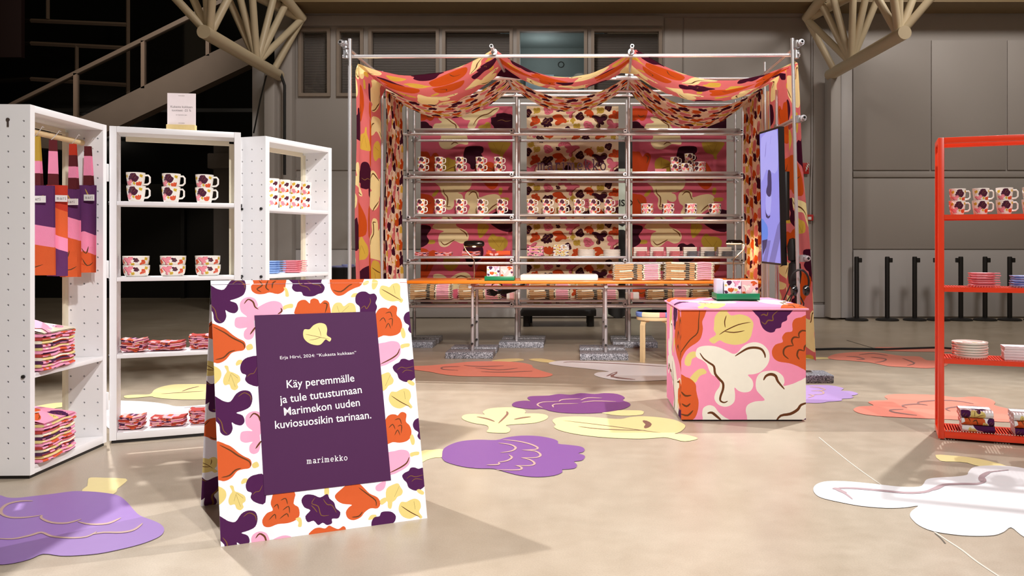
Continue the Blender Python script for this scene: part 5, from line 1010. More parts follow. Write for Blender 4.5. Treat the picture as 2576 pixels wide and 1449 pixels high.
def stack(name, q_fn, m, base, n, step, rz, lab, cat, group, jit=.004):
    o0 = None
    for k in range(n):
        loc = (base.x+random.uniform(-jit,jit), base.y+random.uniform(-jit,jit), base.z+step*k+.001); r = rz+random.uniform(-.05,.05); l = f'{lab}, {NTH[k] if k < n-1 else "topmost"}'
        if o0 is None: o0 = tag(q_fn().build(name, m), l, cat, group); o0.location = loc; o0.rotation_euler = (0,0,r)
        else: dup(o0, loc, r, l, group)
stack('fluted_dish', lambda: dish_mesh('d', m_bld, .125, .1), m_bld, U3P(.17, .1, .954), 6, .0137, U3R*.2, 'pale blue fluted dish on the white unit', 'dish', 'blue dishes on the white unit')
stack('fluted_dish', lambda: dish_mesh('d', m_pkd, .125, .1), m_pkd, U3P(.37, .09, .954), 6, .0137, U3R*.2, 'pink fluted dish on the white unit', 'dish', 'pink dishes on the white unit')
# --- folded goods
cols = dict(pink=(240,158,190), purple=(78,32,72), yellow=(226,206,136), cream=(238,230,208), orange=(214,88,48), red=(176,58,52), white=(240,238,238), brown=(190,140,88), black=(40,34,34), rust=(186,138,88), blush=(238,178,178))
mc = {k: mat('folded_'+k, v, .9, var=.08, scale=60, bump=.4) for k, v in cols.items()}
def folded(w, d, h, mats, seed, sag=.004, nx=14, ny=6, rnd=.3, bands=None, edge=None, lift=0.0, taper=0.0):
    """soft folded cloth slab, rounded front edge; material slots chosen by blotches or by bands along x"""
    R = random.Random(int(w*1000)+nx); q = MB(); ph = [R.uniform(0,6) for _ in range(3)] + [random.Random(seed).uniform(0,6)]; rows = []
    sec = [(-.5,.5),(-.49,.85),(-.44,1.0),(-.15,1.0),(.2,1.0),(.46,1.0),(.5,.5),(.46,0),(0,0),(-.44,0.0),(-.49,.15)]
    for i in range(nx+1):
        u = i/nx-.5; row = []
        for (y, z) in sec:
            wob = sag*(math.sin(u*9+ph[0])*.6+math.sin(u*17+ph[1])*.3); e = 1-.04*(abs(u)*2)**6
            row.append((u*w*(1+.012*math.sin(y*9+ph[2])), y*d*e, z*h+wob+lift*(abs(u)*2)**3 + (taper*(.5+y)*z)))
        rows.append(row)
    m = len(sec); vs = [p for r in rows for p in r]; fs = []
    for i in range(nx):
        for j in range(m): fs.append((i*m+j, (i+1)*m+j, (i+1)*m+(j+1)%m, i*m+(j+1)%m))
    fs.append(tuple(range(m))); fs.append(tuple(nx*m+j for j in range(m))[::-1]); q.add(vs, fs, True)
    for k, f in enumerate(q.f[:nx*m]):
        i, j = divmod(k, m); u = (i+.5)/nx
        if bands:
            idx = 0
            for b0, s in bands:
                if u >= b0: idx = s
            q.m[k] = idx
            if edge is not None and j in (1, 9): q.m[k] = edge
        else:
            q.m[k] = int(abs(math.sin(u*5+ph[3]+seed)+math.sin(u*11+ph[1])*.6 + (j//3)*.9)*1.3) % len(mats)
    return q
def goods(name, base, n, step, rz, mk, mats_fn, lab, cat, group, fringe=None):
    for k in range(n):
        q, ms = mk(k); l = f'{lab}, {NTH[k] if k < n-1 else "topmost"}'; J = Matrix.Translation((random.uniform(-.003,.003), random.uniform(-.006,.006), 0))
        o = tag(q.build(name, ms), l, cat, group); o.location = Vector((base.x, base.y, base.z+step*k+.005)) + J.translation; o.rotation_euler = (0,0,rz+random.uniform(-.012,.012))
        if fringe: fringe(o, k)
bagm = [[mc[c] for c in s] for s in (('pink','orange','pink','purple'),('yellow','pink','cream','pink'),('purple','pink','red','pink'),('cream','yellow','pink','orange'),('red','pink','brown','pink'))]
def bags(n, w, d, h): return lambda k: (folded(w, d, h*.80, bagm[k % 5], k*3+n, .004, lift=.003), bagm[k % 5])
for z, n, where, top in ((.51, 11, 'upper', 0), (.06, 12, 'bottom', 1)):
    b0 = U1P(.20, .075, z); h = .0165 if z > .3 else .0155
    goods('canvas_bag', b0, n, h, U1R+.06, bags(n+top, .30, .20, h+.002), None, f'folded floral canvas bag on the {where} shelf under the aprons', 'bag', f'bags on the {where} shelf of the apron unit')
    # opened bag on top
    pal_t = palette('tote', (243,160,190) if top else (240,232,210), .9); Lb = []
    for k, c, x, y, w, r, f in ([('bird','orange',.04,.08,.12,0,0),('leaf','yellow',.16,.17,.12,.5,0),('posy','purple',.22,.05,.11,0,0),('leaf','yellow',.12,.02,.05,0,0)] if top else [('butterfly','pink',.06,.05,.16,0,0),('round','pink',.24,.08,.1,0,0),('leaf','yellow',.2,.16,.1,0,0),('scallop','orange',.03,.2,.05,0,0)]): Lb += motif(k, c, x, y, w, r, bool(f), 3)
    co, nf, nm = cdt([(0,0),(.30,0),(.30,.2),(0,.2)], Lb, [(.03*i,.02*j) for i in range(11) for j in range(11)]); q = MB(); zt_ = n*h
    put(q, co, nf, nm, lambda x, y: (x-.15, y-.1, zt_+.011+.045*math.exp(-((x-.09)/.07)**2)*math.sin(math.pi*min(1,max(0,y/.2)))+.012*math.sin(x*30)*y*2+.03*(y/.2)), True); put(q, co, nf, nm, lambda x, y: (x-.15, y-.1, zt_+.006+.03*(y/.2)), True, True)
    o = tag(q.build('open_tote_bag', pal_t), 'unfolded ' + ('pink' if top else 'cream') + f' floral bag lying on the {where} bag stack', 'bag'); o.location = b0; o.rotation_euler = (0,0,U1R+.06)
    if top: q = MB(); q.box((-.07,-.02,zt_+.058), (.07,.022,.002), .5); q.build('name_tag', m_white, o)
pm = [[mc[c] for c in s] for s in (('blush','orange','purple','pink'),('red','blush','pink','orange'),('pink','purple','blush','yellow'))]
def pouches(n, w, d, h): return lambda k: (folded(w, d, h*.74, pm[k % 3], k*7+n*2, .003, lift=.006), pm[k % 3])
for z, lv in ((.51, 'third'), (.06, 'bottom')):
    for i, (px, w, n) in enumerate(((338 if z > .3 else 334, .122, 7), (421 if z > .3 else 424, .185, 5), (512, .14, 8))):
        goods('floral_pouch', on_u2(px, z), n, .0105, U2R*.5, pouches(n+i, w, .10, .0115), None, f'floral pouch in the {ORD[i]} pile, {lv} shelf of the mug unit'.replace('third','lower'), 'pouch', 'floral pouches on the white unit')
# small price sign on the unit
ps = thing('price_sign', 'white paper price sign in a wooden block on the white unit', 'sign', U2P(.37, .07, UH)); PSO = ps.location.copy(); ps.rotation_euler = (0,0,U2R*.35)
q = MB(); q.box((0,0,.018), (.162,.04,.036), bev=.002); q.build('wooden_base', mat('pine_block', (226,200,140), .5, var=.1, scale=40), ps)
q = MB(); q.box((0,0,.125), (.16,.004,.2)); pap = q.build('paper', mat('paper_pink_white', (244,232,234), .6), ps)
m_ink = mat('grey_ink', (120,110,112), .7)
for txt, z, s in (('Kukasta kukkaan', .138, .0185), ('tuotteet -25 %', .117, .0185), ('to rajoitetun ajan', .093, .009), ('marimekko', .208, .008), ('marimekko', .045, .008)): lettering('sign_print', txt, lambda x, y: (x, -.0026, z+y), m_ink, pap, s)
# aprons hanging in unit one
ap = [mat('apron_'+k, v, .9, bump=.4) for k, v in (('pink',(246,150,186)),('purple',(92,40,96)),('orange',(220,96,44)),('yellow',(196,160,60)),('line',(96,62,34)),('maroon',(92,20,28)),('redd',(190,50,24)))]
def apron(i, label, X0, X1, Y, z0, z1, strapx, seq, yaw=0.0):
    xc = (X0+X1)/2; t = thing('apron', label, 'apron', (xc, Y, z1), yaw, 'aprons on the clothes rail'); w = X1-X0; h = z1-z0
    lay = []; zz = 0
    wav = lambda a, y: [(-.02, -y-.012), (w*.3, -y+.014), (w*.6, -y+.004), (w+.02, -y-.016)]
    for k, (mi, y0) in enumerate(seq):
        if k == 0: continue
        top_ = smooth(wav(0, y0), 3, False); lay.append((mi+10, top_ + [(w+.02, -h-.02), (-.02, -h-.02)]))
    if i in (0, 2, 3): lay += [(4, stroke([(w*.25,-h*.72),(w*.45,-h*.78),(w*.55,-h*.7)], .006)), (4, stroke([(w*.3,-h*.84),(w*.5,-h*.92),(w*.8,-h*.88)], .006)), (3, stroke([(w*.4,-.02),(w*.6,-.06),(w*.8,-.05)], .006)), (3, smooth([(0,-h*.45),(w*.12,-h*.45),(w*.1,-h*.6),(0,-h*.58)],2))]
    co, nf, nm = cdt([(0,-h),(w,-h),(w,0),(0,0)], lay, [(w*a/6,-h*b/10) for a in range(7) for b in range(11)])
    base_slot = seq[0][0]; nm = [base_slot if (m == 0) else m % 10 for m in nm]
    q = MB(); fx = lambda x, y: (x-w/2, .010*math.sin(x/w*7+i)*(-y/h+.3), y)
    put(q, co, nf, nm, fx, True); put(q, co, nf, nm, lambda x, y: (x-w/2, .012+.010*math.sin(x/w*7+i)*(-y/h+.3), y), True, True); q.build('bib', ap, t)
    sw = .024; sx = strapx-xc; zr = 1.70-z1; q = MB()
    for s, dy in ((-1, 0), (1, .025)): 
        for a in range(4): q.k = (3 if i == 0 and a > 1 else (0 if a in (1,) else (6 if a == 3 and i == 2 else (0 if i != 2 and a == 2 else 5)))); zl, zh = zr*.94*a/4, zr*.94*(a+1)/4; q.add([(sx-sw*(1-.25*a/4), dy*(1-.6*a/4), zl),(sx+sw*(1-.25*a/4), dy*(1-.6*a/4), zl),(sx+sw*(1-.25*(a+1)/4), dy*(1-.6*(a+1)/4), zh),(sx-sw*(1-.25*(a+1)/4), dy*(1-.6*(a+1)/4), zh)], [(0,1,2,3)])
    q.build('strap', ap, t)
    q = MB(); q.tube([(sx-.01, .01, zr*.94), (sx+.012, .01, zr+.012), (sx+.028, .01, zr+.036), (sx+.034, .01, zr+.03)], .002, 6); q.build('hook', m_chrome, t)
    q = MB(); q.box((w*.22, -.016, -.07), (min(.075, w*.6), .002, .034)); lb = q.build('name_label', m_white, t)
    kx = .0105; word_mesh('label_print', [p_ for l_ in WP[:4] for p_ in l_], lambda x, y, z: (w*.22-min(.075,w*.6)/2+.008+x*kx, -.0178, -.076+y*kx), m_ink, lb, (0,0,0)) if w > .09 else None
apron(0, 'purple, pink and orange apron nearest the front on the clothes rail', -2.845, -2.612, 4.10, .985, 1.437, -2.70, [(1,0),(0,.20),(2,.30)])
apron(1, 'narrow orange folded apron second on the clothes rail', -2.735, -2.642, 4.25, .975, 1.45, -2.706, [(6,0),(2,.13),(0,.27),(1,.34)], .45)
apron(2, 'purple and pink apron third on the clothes rail', -2.775, -2.662, 4.40, .965, 1.44, -2.70, [(1,0),(0,.16),(2,.27)])
apron(3, 'purple apron farthest back on the clothes rail', -2.74, -2.645, 4.52, .985, 1.47, -2.69, [(1,0),(0,.27),(2,.38)])

# --- rack goods
def rk(px, z, Y=9.32): return Vector(((px-PX)/F*Y, Y, z))
pairs(mug0, [(rk(p, BZ[3]), 0) for p in (1061,1104,1156,1208,1254)], .0785, 'on the fourth shelf above the lit lamp', 'floral mug', 'mug pairs on the rack')
pairs(mug0, [(rk(p, BZ[2]), -.1) for p in (1058,1104,1157,1210,1260)], .0785, 'on the third shelf above the lit lamp', 'floral mug', 'mug pairs on the rack')
pairs(mug0, [(rk(p, BZ[2]), 0) for p in (1336,1375,1414,1453,1492,1530)], .0785, 'on the central shelf below the letters', 'floral mug', 'mug pairs on the rack')
pairs(bowl0, [(rk(p, BZ[2]), .2*i) for i, p in enumerate((1628,1681,1738,1798))], .054, 'on the rack shelf nearest the television', 'floral bowl', 'bowl pairs on the rack')
pairs(mug0, [(rk(1697, BZ[3]), 0)], .0785, 'in the small group high on the rack', 'floral mug', 'mugs high on the rack')
place(mug0, rk(1724, BZ[3]+.001, 9.26), .1, 'single floral mug in front of the small group high on the rack', 'mugs high on the rack')
pairs(mug0, [(rk(1733, BZ[3]+.055, 9.46), .1)], .0785, 'raised on a white box high on the rack', 'floral mug', 'mugs high on the rack')
q = MB(); q.box((0,0,.027), (.1,.1,.053), bev=.002); o = tag(q.build('display_box', m_white), 'small white box lifting two mugs high on the rack', 'box'); o.location = rk(1731, BZ[3]+.0005, 9.46)
for k in range(2): place(bowl0, rk(1760, BZ[3]+.001+.054*k, 9.36), .9, f'{PAIR[k]} floral bowl beside the mug group high on the rack', 'bowls high on the rack')
q = MB(); q.box((0,0,.018), (.13,.09,.035), bev=.002); o = tag(q.build('pink_box', mat('pink_card', (226,140,150), .6)), 'flat pink card box beside the mug group high on the rack', 'box'); o.location = rk(1661, BZ[3]+.001)
q = MB(); q.lathe([(0,0),(.08,.0),(.1,.008),(.098,.011),(.078,.005),(0,.005)], 30); o = tag(q.build('white_plate', m_cer), 'single white plate under the mug group high on the rack', 'plate'); o.location = rk(1704, BZ[3]+.0005, 9.40)
o.location.y = 9.50
lt = thing('shop_letters', 'dark purple standing letters on a white strip on the central shelf', 'letters', rk(1440, BZ[3]+.001, 9.26)); LO = lt.location.copy()
q = MB(); q.box((0,0,.006), (.82,.05,.012), bev=.001); q.build('base_strip', m_white, lt)
kk = .80/WW; pi_ = 0
for lp in WP: word_mesh('letter', lp, lambda x, y, z: (-.40+x*kk, -.006+z, .0125+y*kk*1.15), mat('letter_plum', (58,22,44), .6, spec=.2), lt, (0,0,0), .014)
# shelf two: pouches, bag, towels, plates, boxes, dishes
for i, (px, w, n) in enumerate(((1061,.14,4),(1117,.19,4),(1186,.2,5))): goods('floral_pouch', rk(px, BZ[1]), n, .0105, 0, pouches(n+i+3, w, .12, .0115), None, f'dark floral pouch, {ORD[i]} rack pile behind the lit lamp', 'pouch', 'floral pouches on the rack')
q = folded(.27, .16, .05, [mc['orange'], mc['red'], mc['blush'], mc['orange']], 5, .008, lift=.01); o = tag(q.build('orange_bag', [mc['orange'], mc['red'], mc['blush'], mc['orange']]), 'orange and pink folded bag with white tag on the rack', 'bag'); o.location = rk(1255, BZ[1]+.010)
q = MB(); q.box((-.06,-.03,.068), (.035,.03,.004), .2); q.build('paper_tag', m_white, o)
tw = [[mc['pink'], mc['cream'], mc['purple'], mc['pink']], [mc['pink'], mc['purple'], mc['yellow'], mc['pink']]]; tw2 = [[mc['white'], mc['yellow'], mc['white'], mc['purple']], [mc['yellow'], mc['white'], mc['orange'], mc['white']]]
goods('folded_towel', rk(1347.5, BZ[1]), 6, .0185, 0, lambda k: (folded(.178,.2,.0165,tw[k%2],k*5,.0015), tw[k%2]), None, 'pink folded towel on the central rack shelf', 'towel', 'pink towels on the rack')
goods('folded_towel', rk(1411, BZ[1]), 7, .0185, .05, lambda k: (folded(.175,.2,.0165,tw2[k%2],k*4+2,.002), tw2[k%2]), None, 'white and yellow folded towel on the central rack shelf', 'towel', 'white and yellow towels on the rack')
def plate_mb(): q = MB(); q.lathe([(0,0),(.086,0),(.0925,.002),(.097,.007),(.099,.0155),(.0975,.0165),(.0965,.0155),(.093,.006),(.086,.004),(0,.004)], 40); return q
for px, wh in ((1475,'beside the yellow towels'),(1539,'nearest the rack post')): stack('dinner_plate', plate_mb, m_cer, rk(px, BZ[1]), 5, .0150, 0, f'white plate {wh}', 'plate', 'white plates on the rack', .001)
bxm = mat('white_carton', (232,222,212), .6)
def carton(): q = MB(); q.box((0,0,.0125), (.152,.12,.0245), bev=.0015); return q
for i, px in enumerate((1610,1651,1692,1735,1778,1821)):
    stack('gift_carton', carton, bxm, rk(px, BZ[1], 9.42), 4, .0265, 0, f'flat pale carton in the {ORD[i]} carton pile by the television', 'carton', 'cartons on the rack', .002)
    m_ = m_pkd if i < 3 else m_gyd; stack('fluted_dish', lambda: dish_mesh('d', m_, .125, .09, .011), m_, rk(px+4+i, BZ[1], 9.27), 5, .0117, 0, f'{"pink" if i < 3 else "slate blue"} fluted dish before the {ORD[i]} carton pile', 'dish', ('pink' if i < 3 else 'slate blue') + ' dishes on the rack', .002)
# woven throws with fringes
thr = [mc[c] for c in ('rust','black','brown','pink','cream','cream')]
BANDS = [(0,0),(.08,2),(.42,1),(.50,0),(.60,1),(.645,4),(.67,3),(.97,4)]
FR = []
for k in range(2):
    q = MB(); R = random.Random(k)
    for s in (-1, 1):
        for j in range(13):
            q.k = j % 2; y = -.5+j/12.0
            q.tube([(s*.5, y*.17, .009), (s*(.5)+s*.012, y*.17+R.uniform(-.004,.004), .009+R.uniform(-.003,.003)), (s*.5+s*.022, y*.17+R.uniform(-.004,.004), .008+R.uniform(-.004,.004))], [.005,.0055,.003], 5)
    FR.append(q)
def throw_stack(base, n, step, w, lab, grp, flip=False):
    fm = None
    for k in range(n):
        ms = thr; b = BANDS if (k % 4) else [(0,0),(.1,5),(.4,1),(.5,2),(.62,4),(.67,3),(.97,4)]
        q = folded(w, .2, step*.88, ms, k*3+n, .006, nx=36, bands=b, edge=4); o = tag(q.build('woven_throw', ms), f'{lab}, {NTH[k] if k < n-1 else "topmost"}', 'blanket', grp)
        o.location = (base.x+random.uniform(-.004,.004), base.y+random.uniform(-.006,.006), base.z+step*k+.007); o.rotation_euler = (0,0,random.uniform(-.01,.01))
        f = MB(); src = FR[k % 2]; f.f = [list(x) for x in src.f]; f.m = list(src.m); f.sm = list(src.sm); f.v = [(math.copysign(w/2-.003, x)+(x-math.copysign(.5, x)), y, z) for x, y, z in src.v]
        fo = f.build('fringe', [mc['cream'], mc['black']], o); fo['kind'] = 'stuff'
for i, (px, w) in enumerate(((1085,.44),(1207,.44),(1383,.44),(1502,.44),(1677,.44),(1789,.44))):
    throw_stack(rk(px, BZ[0]), 8, .0215, w, f'striped woven throw in the {ORD[i]} low shelf pile', 'woven throws on the low rack shelf')
def tb(px, Y, z=TZT): return Vector(((px-PX)/F*Y, Y, z))
throw_stack(tb(1601, 8.22), 8, .0195, .44, 'striped woven throw, table pile nearer the lamp', 'woven throws on the orange table')
throw_stack(tb(1731, 8.20), 9, .0195, .46, 'striped woven throw, table pile nearer the cube', 'woven throws on the orange table')
for px, wh in ((1292,'under the table by the cables'),(1590,'beside the low shelf throws')):
    q = MB(); q.box((0,0,.04), (.15,.13,.08), bev=.002); o = tag(q.build('card_holder', m_white), f'small white box {wh}', 'box'); o.location = rk(px, BZ[0]+.001, 9.36)
    q = MB(); q.box((-.015,-.0665,.04), (.05,.002,.078)); q.build('pink_stripe', mc['blush'], o)
# table top items
def green_tray(loc, w, d, h, label):
    t = thing('green_tray', label, 'tray', loc); g = mat('green_plastic', (14,128,82), .35)
    q = MB(); q.box((0,0,.003), (w,d,.006)); q.build('tray_base', g, t)
    for c, s in (((0,-d/2+.003,h/2),(w,.006,h)),((0,d/2-.003,h/2),(w,.006,h)),((-w/2+.003,0,h/2),(.006,d-.012,h)),((w/2-.003,0,h/2),(.006,d-.012,h))): q = MB(); q.box(c, s, bev=.001); q.build('tray_wall', g, t)
pal_pk1 = palette('paper', (244,240,246), .6, bump=0.0); pal_pk2 = palette('paper', (246,196,196), .6, bump=0.0)
def napkins(loc, w, h, d, big, label):
    L = []
    if big: 
        for k, c, x, y, ww, r in [('butterfly','white',.3,.6,.5,0),('butterfly','white',.75,.3,.5,1),('bird','orange',.75,.85,.4,0),('scallop','orange',.12,.3,.3,0),('posy','purple',.08,.08,.25,0),('posy','purple',.92,.55,.2,0),('leaf','yellow',.45,.1,.3,0)]: L += motif(k, c, x*w, y*h, ww*w, r, False, 2)
    else:
        for k, c, x, y, ww, r in [('posy','purple',.3,.88,.32,0),('butterfly','pink',.72,.85,.45,0),('leaf','yellow',.68,.5,.25,0),('posy','purple',.92,.62,.22,0),('berry','purple',.12,.38,.24,0),('tulip','orange',.4,.5,.36,0),('butterfly','pink',.75,.2,.5,.5),('scallop','orange',.42,.1,.26,0),('leaf','yellow',.12,.1,.2,0),('leaf','yellow',.1,.75,.18,0)]: L += motif(k, c, x*w, y*h, ww*w, r, False, 2)
    q = MB(); co, nf, nm = cdt([(0,0),(w,0),(w,h),(0,h)], L); put(q, co, nf, nm, lambda x, y: (x-w/2, -d/2, y))
    q.add([(-w/2,-d/2,0),(w/2,-d/2,0),(w/2,d/2,0),(-w/2,d/2,0),(-w/2,-d/2,h),(w/2,-d/2,h),(w/2,d/2,h),(-w/2,d/2,h)], [(0,3,2,1),(4,5,6,7),(1,2,6,5),(2,3,7,6),(3,0,4,7)])
    o = tag(q.build('napkin_pack', pal_pk2 if big else pal_pk1), label, 'napkins'); o.location = loc; return o
tl = tb(1258, 8.16); green_tray(tl, .295, .16, .044, 'green tray with napkin packs on the orange table')
napkins(tl+Vector((-.065,.0,.007)), .125, .135, .09, False, 'white floral napkin pack in the green tray on the table'); napkins(tl+Vector((.068,.0,.007)), .125, .135, .09, True, 'pink floral napkin pack in the green tray on the table')
q = MB(); q.box((0,0,.03), (.775,.3,.058), bev=.02); 
for i in range(9): q.box((-.36+.09*i, 0, .0595), (.004,.28,.003))
qp = tag(q.build('white_pad', mat('white_quilt', (236,232,228), .85, bump=.6, bscale=160)), 'long white quilted pad lying on the orange table', 'pad'); qp.location = tb(1407, 8.24)
def lamp(label, base, pts, shade_c, shade_rz, L, tilt=0.0, bright=3.0):
    t = thing('table_lamp', label, 'lamp', base); m_ch = mat('lamp_chrome', (226,214,196), .12, metal=1.0)
    q = MB(); q.lathe([(0,0),(.075,0),(.078,.004),(.075,.009),(.012,.012),(0,.012)], 28); q.build('base', m_ch, t)
    q = MB(); q.tube([Vector(p) for p in pts], .006, 10); q.build('arm', m_ch, t)
    q = MB(); q.M = Matrix.Translation(shade_c) @ Matrix.Rotation(shade_rz, 4, 'Z') @ Matrix.Rotation(tilt, 4, 'X')
    P = [(-.5,.25),(-.47,.7),(-.36,1.0),(0,1.06),(.36,1.0),(.47,.7),(.5,.25)]; n = 16; vs = []; fs = []
    for x, r in P:
        for k in range(n+1): a = -.3+(math.pi+.6)*k/n; vs.append((x*L, math.cos(a)*.034*r, math.sin(a)*.034*r))
    for i in range(len(P)-1):
        for k in range(n): fs.append((i*(n+1)+k, i*(n+1)+k+1, (i+1)*(n+1)+k+1, (i+1)*(n+1)+k))
    fs += [tuple(range(n+1)), tuple((len(P)-1)*(n+1)+k for k in range(n+1))[::-1]]; q.add(vs, fs, True); q.build('shade', mat('lamp_black_chrome', (40,34,32), .15, metal=.8), t)
    q = MB(); q.M = Matrix.Translation(Vector(shade_c)+Vector((0,0,.002))) @ Matrix.Rotation(shade_rz, 4, 'Z') @ Matrix.Rotation(tilt, 4, 'X'); q.box((0,0,0), (L*.86,.05,.012), bev=.005); q.build('light_tube', mat('lamp_glow', (255,214,140), .5, emit=14.0), t)
    pl = bpy.data.lights.new('table_lamp_light', 'POINT'); pl.energy = bright; pl.color = (1,.74,.42); pl.shadow_soft_size = .03; po = bpy.data.objects.new('table_lamp_light', pl); COL.objects.link(po); po.parent = t; po.location = Vector(shade_c)+Vector((0,-.02,-.05))
b1 = tb(1193, 8.30); lamp('chrome table lamp with glowing tube at the lamp end of the orange table', b1, [(0,0,.01),(0,0,.20),(-.02,0,.225),(-.085,-.01,.30),(-.105,-.01,.345),(-.095,-.01,.37),(-.06,-.01,.375)], (.0,-.01,.365), 0, .21, .9, 4.0)
b2 = tb(1845, 8.48); lamp('dark table lamp with capsule shade at the television end of the orange table', b2, [(0,0,.01),(0,0,.20),(.02,0,.225),(.11,.0,.31),(.115,.0,.355),(.095,.0,.375)], (.01,0,.375), .1, .18, -.2, 4.0)
q = MB(); p = tb(1255, 8.5, .685); R = random.Random(2)
for k in range(5): q.tube([p+Vector((-.13,0,.03-.02*k)), p+Vector((-.05,.02,-.03-.01*k)), p+Vector((.05,-.01,-.05+.012*k)), p+Vector((.16,.02,-.02+.01*k)), p+Vector((.27,.0,.05))], .007, 6)
q.tube([p+Vector((-.02+.06*math.cos(a*.5), .0, .02+.045*math.sin(a*.5))) for a in range(13)], .006, 6, close=True); cbz = tag(q.build('cable_coil', m_dark, origin=p), 'coiled black cables hanging below the orange table', 'cable')
q = MB(); q.lathe([(0,-.03),(.04,-.02),(.05,0),(.04,.02),(0,.03)], 14, tuple(p+Vector((.0,.02,.01)))); q.build('blue_adapter', mat('blue_plastic', (50,80,130), .4), cbz, origin=p)
# cube tray
ct = Vector((1.124, 5.62, CH+.0405)); green_tray(ct, .292, .2, .045, 'green tray with napkin packs on the floral cube')
m_acr = mat('clear_sleeve', (226,222,244), .2, spec=.6)
q = MB(); q.box((-.1185,0,.07), (.042,.13,.13), bev=.002); o = tag(q.build('clear_holder', m_acr), 'pale sleeve of spare napkins at the end of the cube tray', 'holder'); o.location = ct+Vector((0,0,.007))
napkins(ct+Vector((-.035,-.02,.007)), .115, .125, .12, False, 'white floral napkin pack in the tray on the cube'); napkins(ct+Vector((.082,-.02,.007)), .112, .125, .12, True, 'pale pink floral napkin pack in the tray on the cube')
# --- red shelf goods
def red_at(px, z, y=.12):
    best = min((abs(RSP(x, y, 0).x/RSP(x, y, 0).y - (px-PX)/F), x) for x in [.03+.8*i/400 for i in range(401)])[1]; return RSP(best, y, z)
pairs(mug0, [(red_at(p, RSZ[3]), -.25) for p in (2408, 2466, 2527)], .0785, 'on the top shelf of the red rack', 'floral mug', 'mug pairs on the red shelf', .9)
pairs(mug0, [(red_at(2592, RSZ[3]), -.42)], .0785, 'cut by the picture edge on the red rack', 'floral mug', 'mugs on the red shelf edge', .9)
stack('fluted_dish', lambda: dish_mesh('d', m_pkd, .14, .11), m_pkd, red_at(2469, RSZ[2]), 6, .0137, RRZ*.5, 'pink fluted dish on the red shelf', 'dish', 'pink dishes on the red shelf')
m_bls = mat('soft_blue_glaze', (150,170,226), .3, coat=.3); stack('fluted_dish', lambda: dish_mesh('d', m_bls, .14, .11), m_bls, red_at(2575, RSZ[2]), 5, .0137, RRZ*.5, 'pale blue fluted dish at the red shelf edge', 'dish', 'blue dishes on the red shelf')
stack('floral_plate', lambda: plate_mb(), m_cer, red_at(2439, RSZ[1], .13), 5, .0150, 0, 'white plate on the red shelf', 'plate', 'plates on the red shelf', .001)
pal_pl = pal_mug; L = []
for k, c, x, y, ww, r in [('butterfly','pink',-.02,-.02,.06,0),('leaf','yellow',.035,.01,.035,0),('scallop','orange',-.01,.045,.035,0),('round','pink',.04,-.035,.03,0),('posy','purple',-.055,.02,.025,0)]: L += motif(k, c, x, y, ww, r, False, 2)
q = MB(); co, nf, nm = cdt(ngon(0,0,.082,40), L); put(q, co, nf, nm, lambda x, y: (x, y, .008)); q.lathe([(0,0),(.086,0),(.0925,.002),(.097,.007),(.099,.0155),(.0975,.0165),(.0965,.0155),(.093,.008),(.082,.008)], 40, caps=False); o = tag(q.build('floral_plate', pal_mug), 'floral printed plate lying on the white plates of the red shelf', 'plate'); o.location = red_at(2439, RSZ[1]+.077, .13)
def cardb(): q = MB(); q.box((0,0,.0075), (.14,.13,.0145), bev=.001); return q
stack('card_pack', cardb, mat('card_white_pink', (240,224,228), .6), red_at(2556, RSZ[1], .12), 5, .0155, RRZ, 'pale card pack on the red shelf', 'card pack', 'card packs on the red shelf', .001)
tl_ = [[mc['white'], mc['purple'], mc['yellow'], mc['white']], [mc['orange'], mc['orange'], mc['white'], mc['purple']], [mc['purple'], mc['white'], mc['yellow'], mc['white']]]
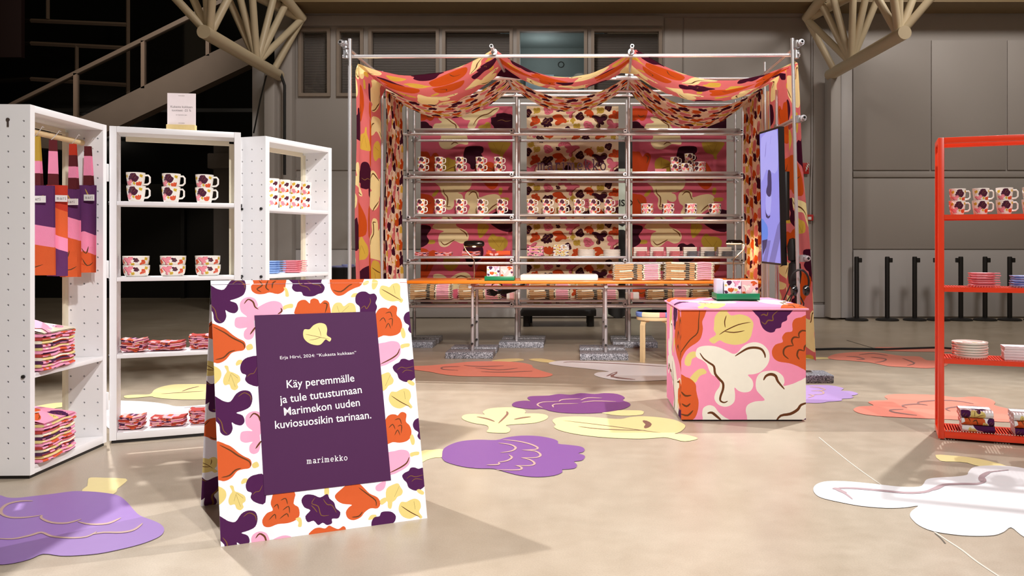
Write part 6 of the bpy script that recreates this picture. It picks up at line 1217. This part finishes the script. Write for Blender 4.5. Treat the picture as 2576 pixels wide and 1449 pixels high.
def ttowel(k, s): # rolled towel with printed front
    pal = palette('towel', (240,238,240), .9); w, d, h = .172, .17, .042; q = MB(); L = []
    spec = [[('posy','purple',.14,.02,.06,0),('leaf','yellow',.5,.012,.09,0),('butterfly','purple',.6,.06,.08,0)],[('scallop','orange',.3,.02,.15,0),('leaf','yellow',.72,.01,.03,0),('posy','purple',.93,.02,.05,0)],[('leaf','yellow',.3,.01,.05,0),('bird','purple',.75,.02,.14,0)]][2-k if s == 0 else k]
    for kk_, c, x, y, ww, r in spec: L += motif(kk_, c, x*w, y, ww, r, False, 2)
    co, nf, nm = cdt([(0,0),(w,0),(w,.13),(0,.13)], L, [(w*i/10, .13*j/12) for i in range(11) for j in range(13)])
    def roll(x, t):
        if t < .045: a = -math.pi/2+math.pi*t/.045; return (x-w/2, -d/2+h/2-math.cos(a)*h/2, h/2+math.sin(a)*h/2)
        return (x-w/2, -d/2+h/2+(t-.045)*1.6, h - .004*math.sin((t-.045)*30))
    put(q, co, nf, nm, roll, True); q.add([(-w/2,-d/2+h/2,0),(w/2,-d/2+h/2,0),(w/2,d/2,0),(-w/2,d/2,0),(-w/2,-d/2+h/2,h-.003),(w/2,-d/2+h/2,h-.003),(w/2,d/2,h-.003),(-w/2,d/2,h-.003)], [(0,3,2,1),(1,2,6,5),(2,3,7,6),(3,0,4,7)]); q.lathe([(0,0),(h/2,0)], 16, (0,0,0)) if False else None
    for sx in (-1, 1): q.add([(sx*w/2, -d/2+h/2-math.cos(-math.pi/2+math.pi*j/8)*h/2, h/2+math.sin(-math.pi/2+math.pi*j/8)*h/2) for j in range(9)], [tuple(range(9))])
    return q, pal
for s, px in ((0, 2457), (1, 2590)):
    b0 = red_at(px, RSZ[0], .11)
    for k in range(3):
        q, pal = ttowel(k, s); o = tag(q.build('rolled_towel', pal), f'{["lowest","middle","topmost"][k]} printed towel in the pile {"cut by the picture edge" if s else "beside the post"} on the red shelf', 'towel', 'printed towels on the red shelf'); o.location = (b0.x-.006*k, b0.y, b0.z+.001+.0425*k); o.rotation_euler = (0,0,RRZ+.02*k)
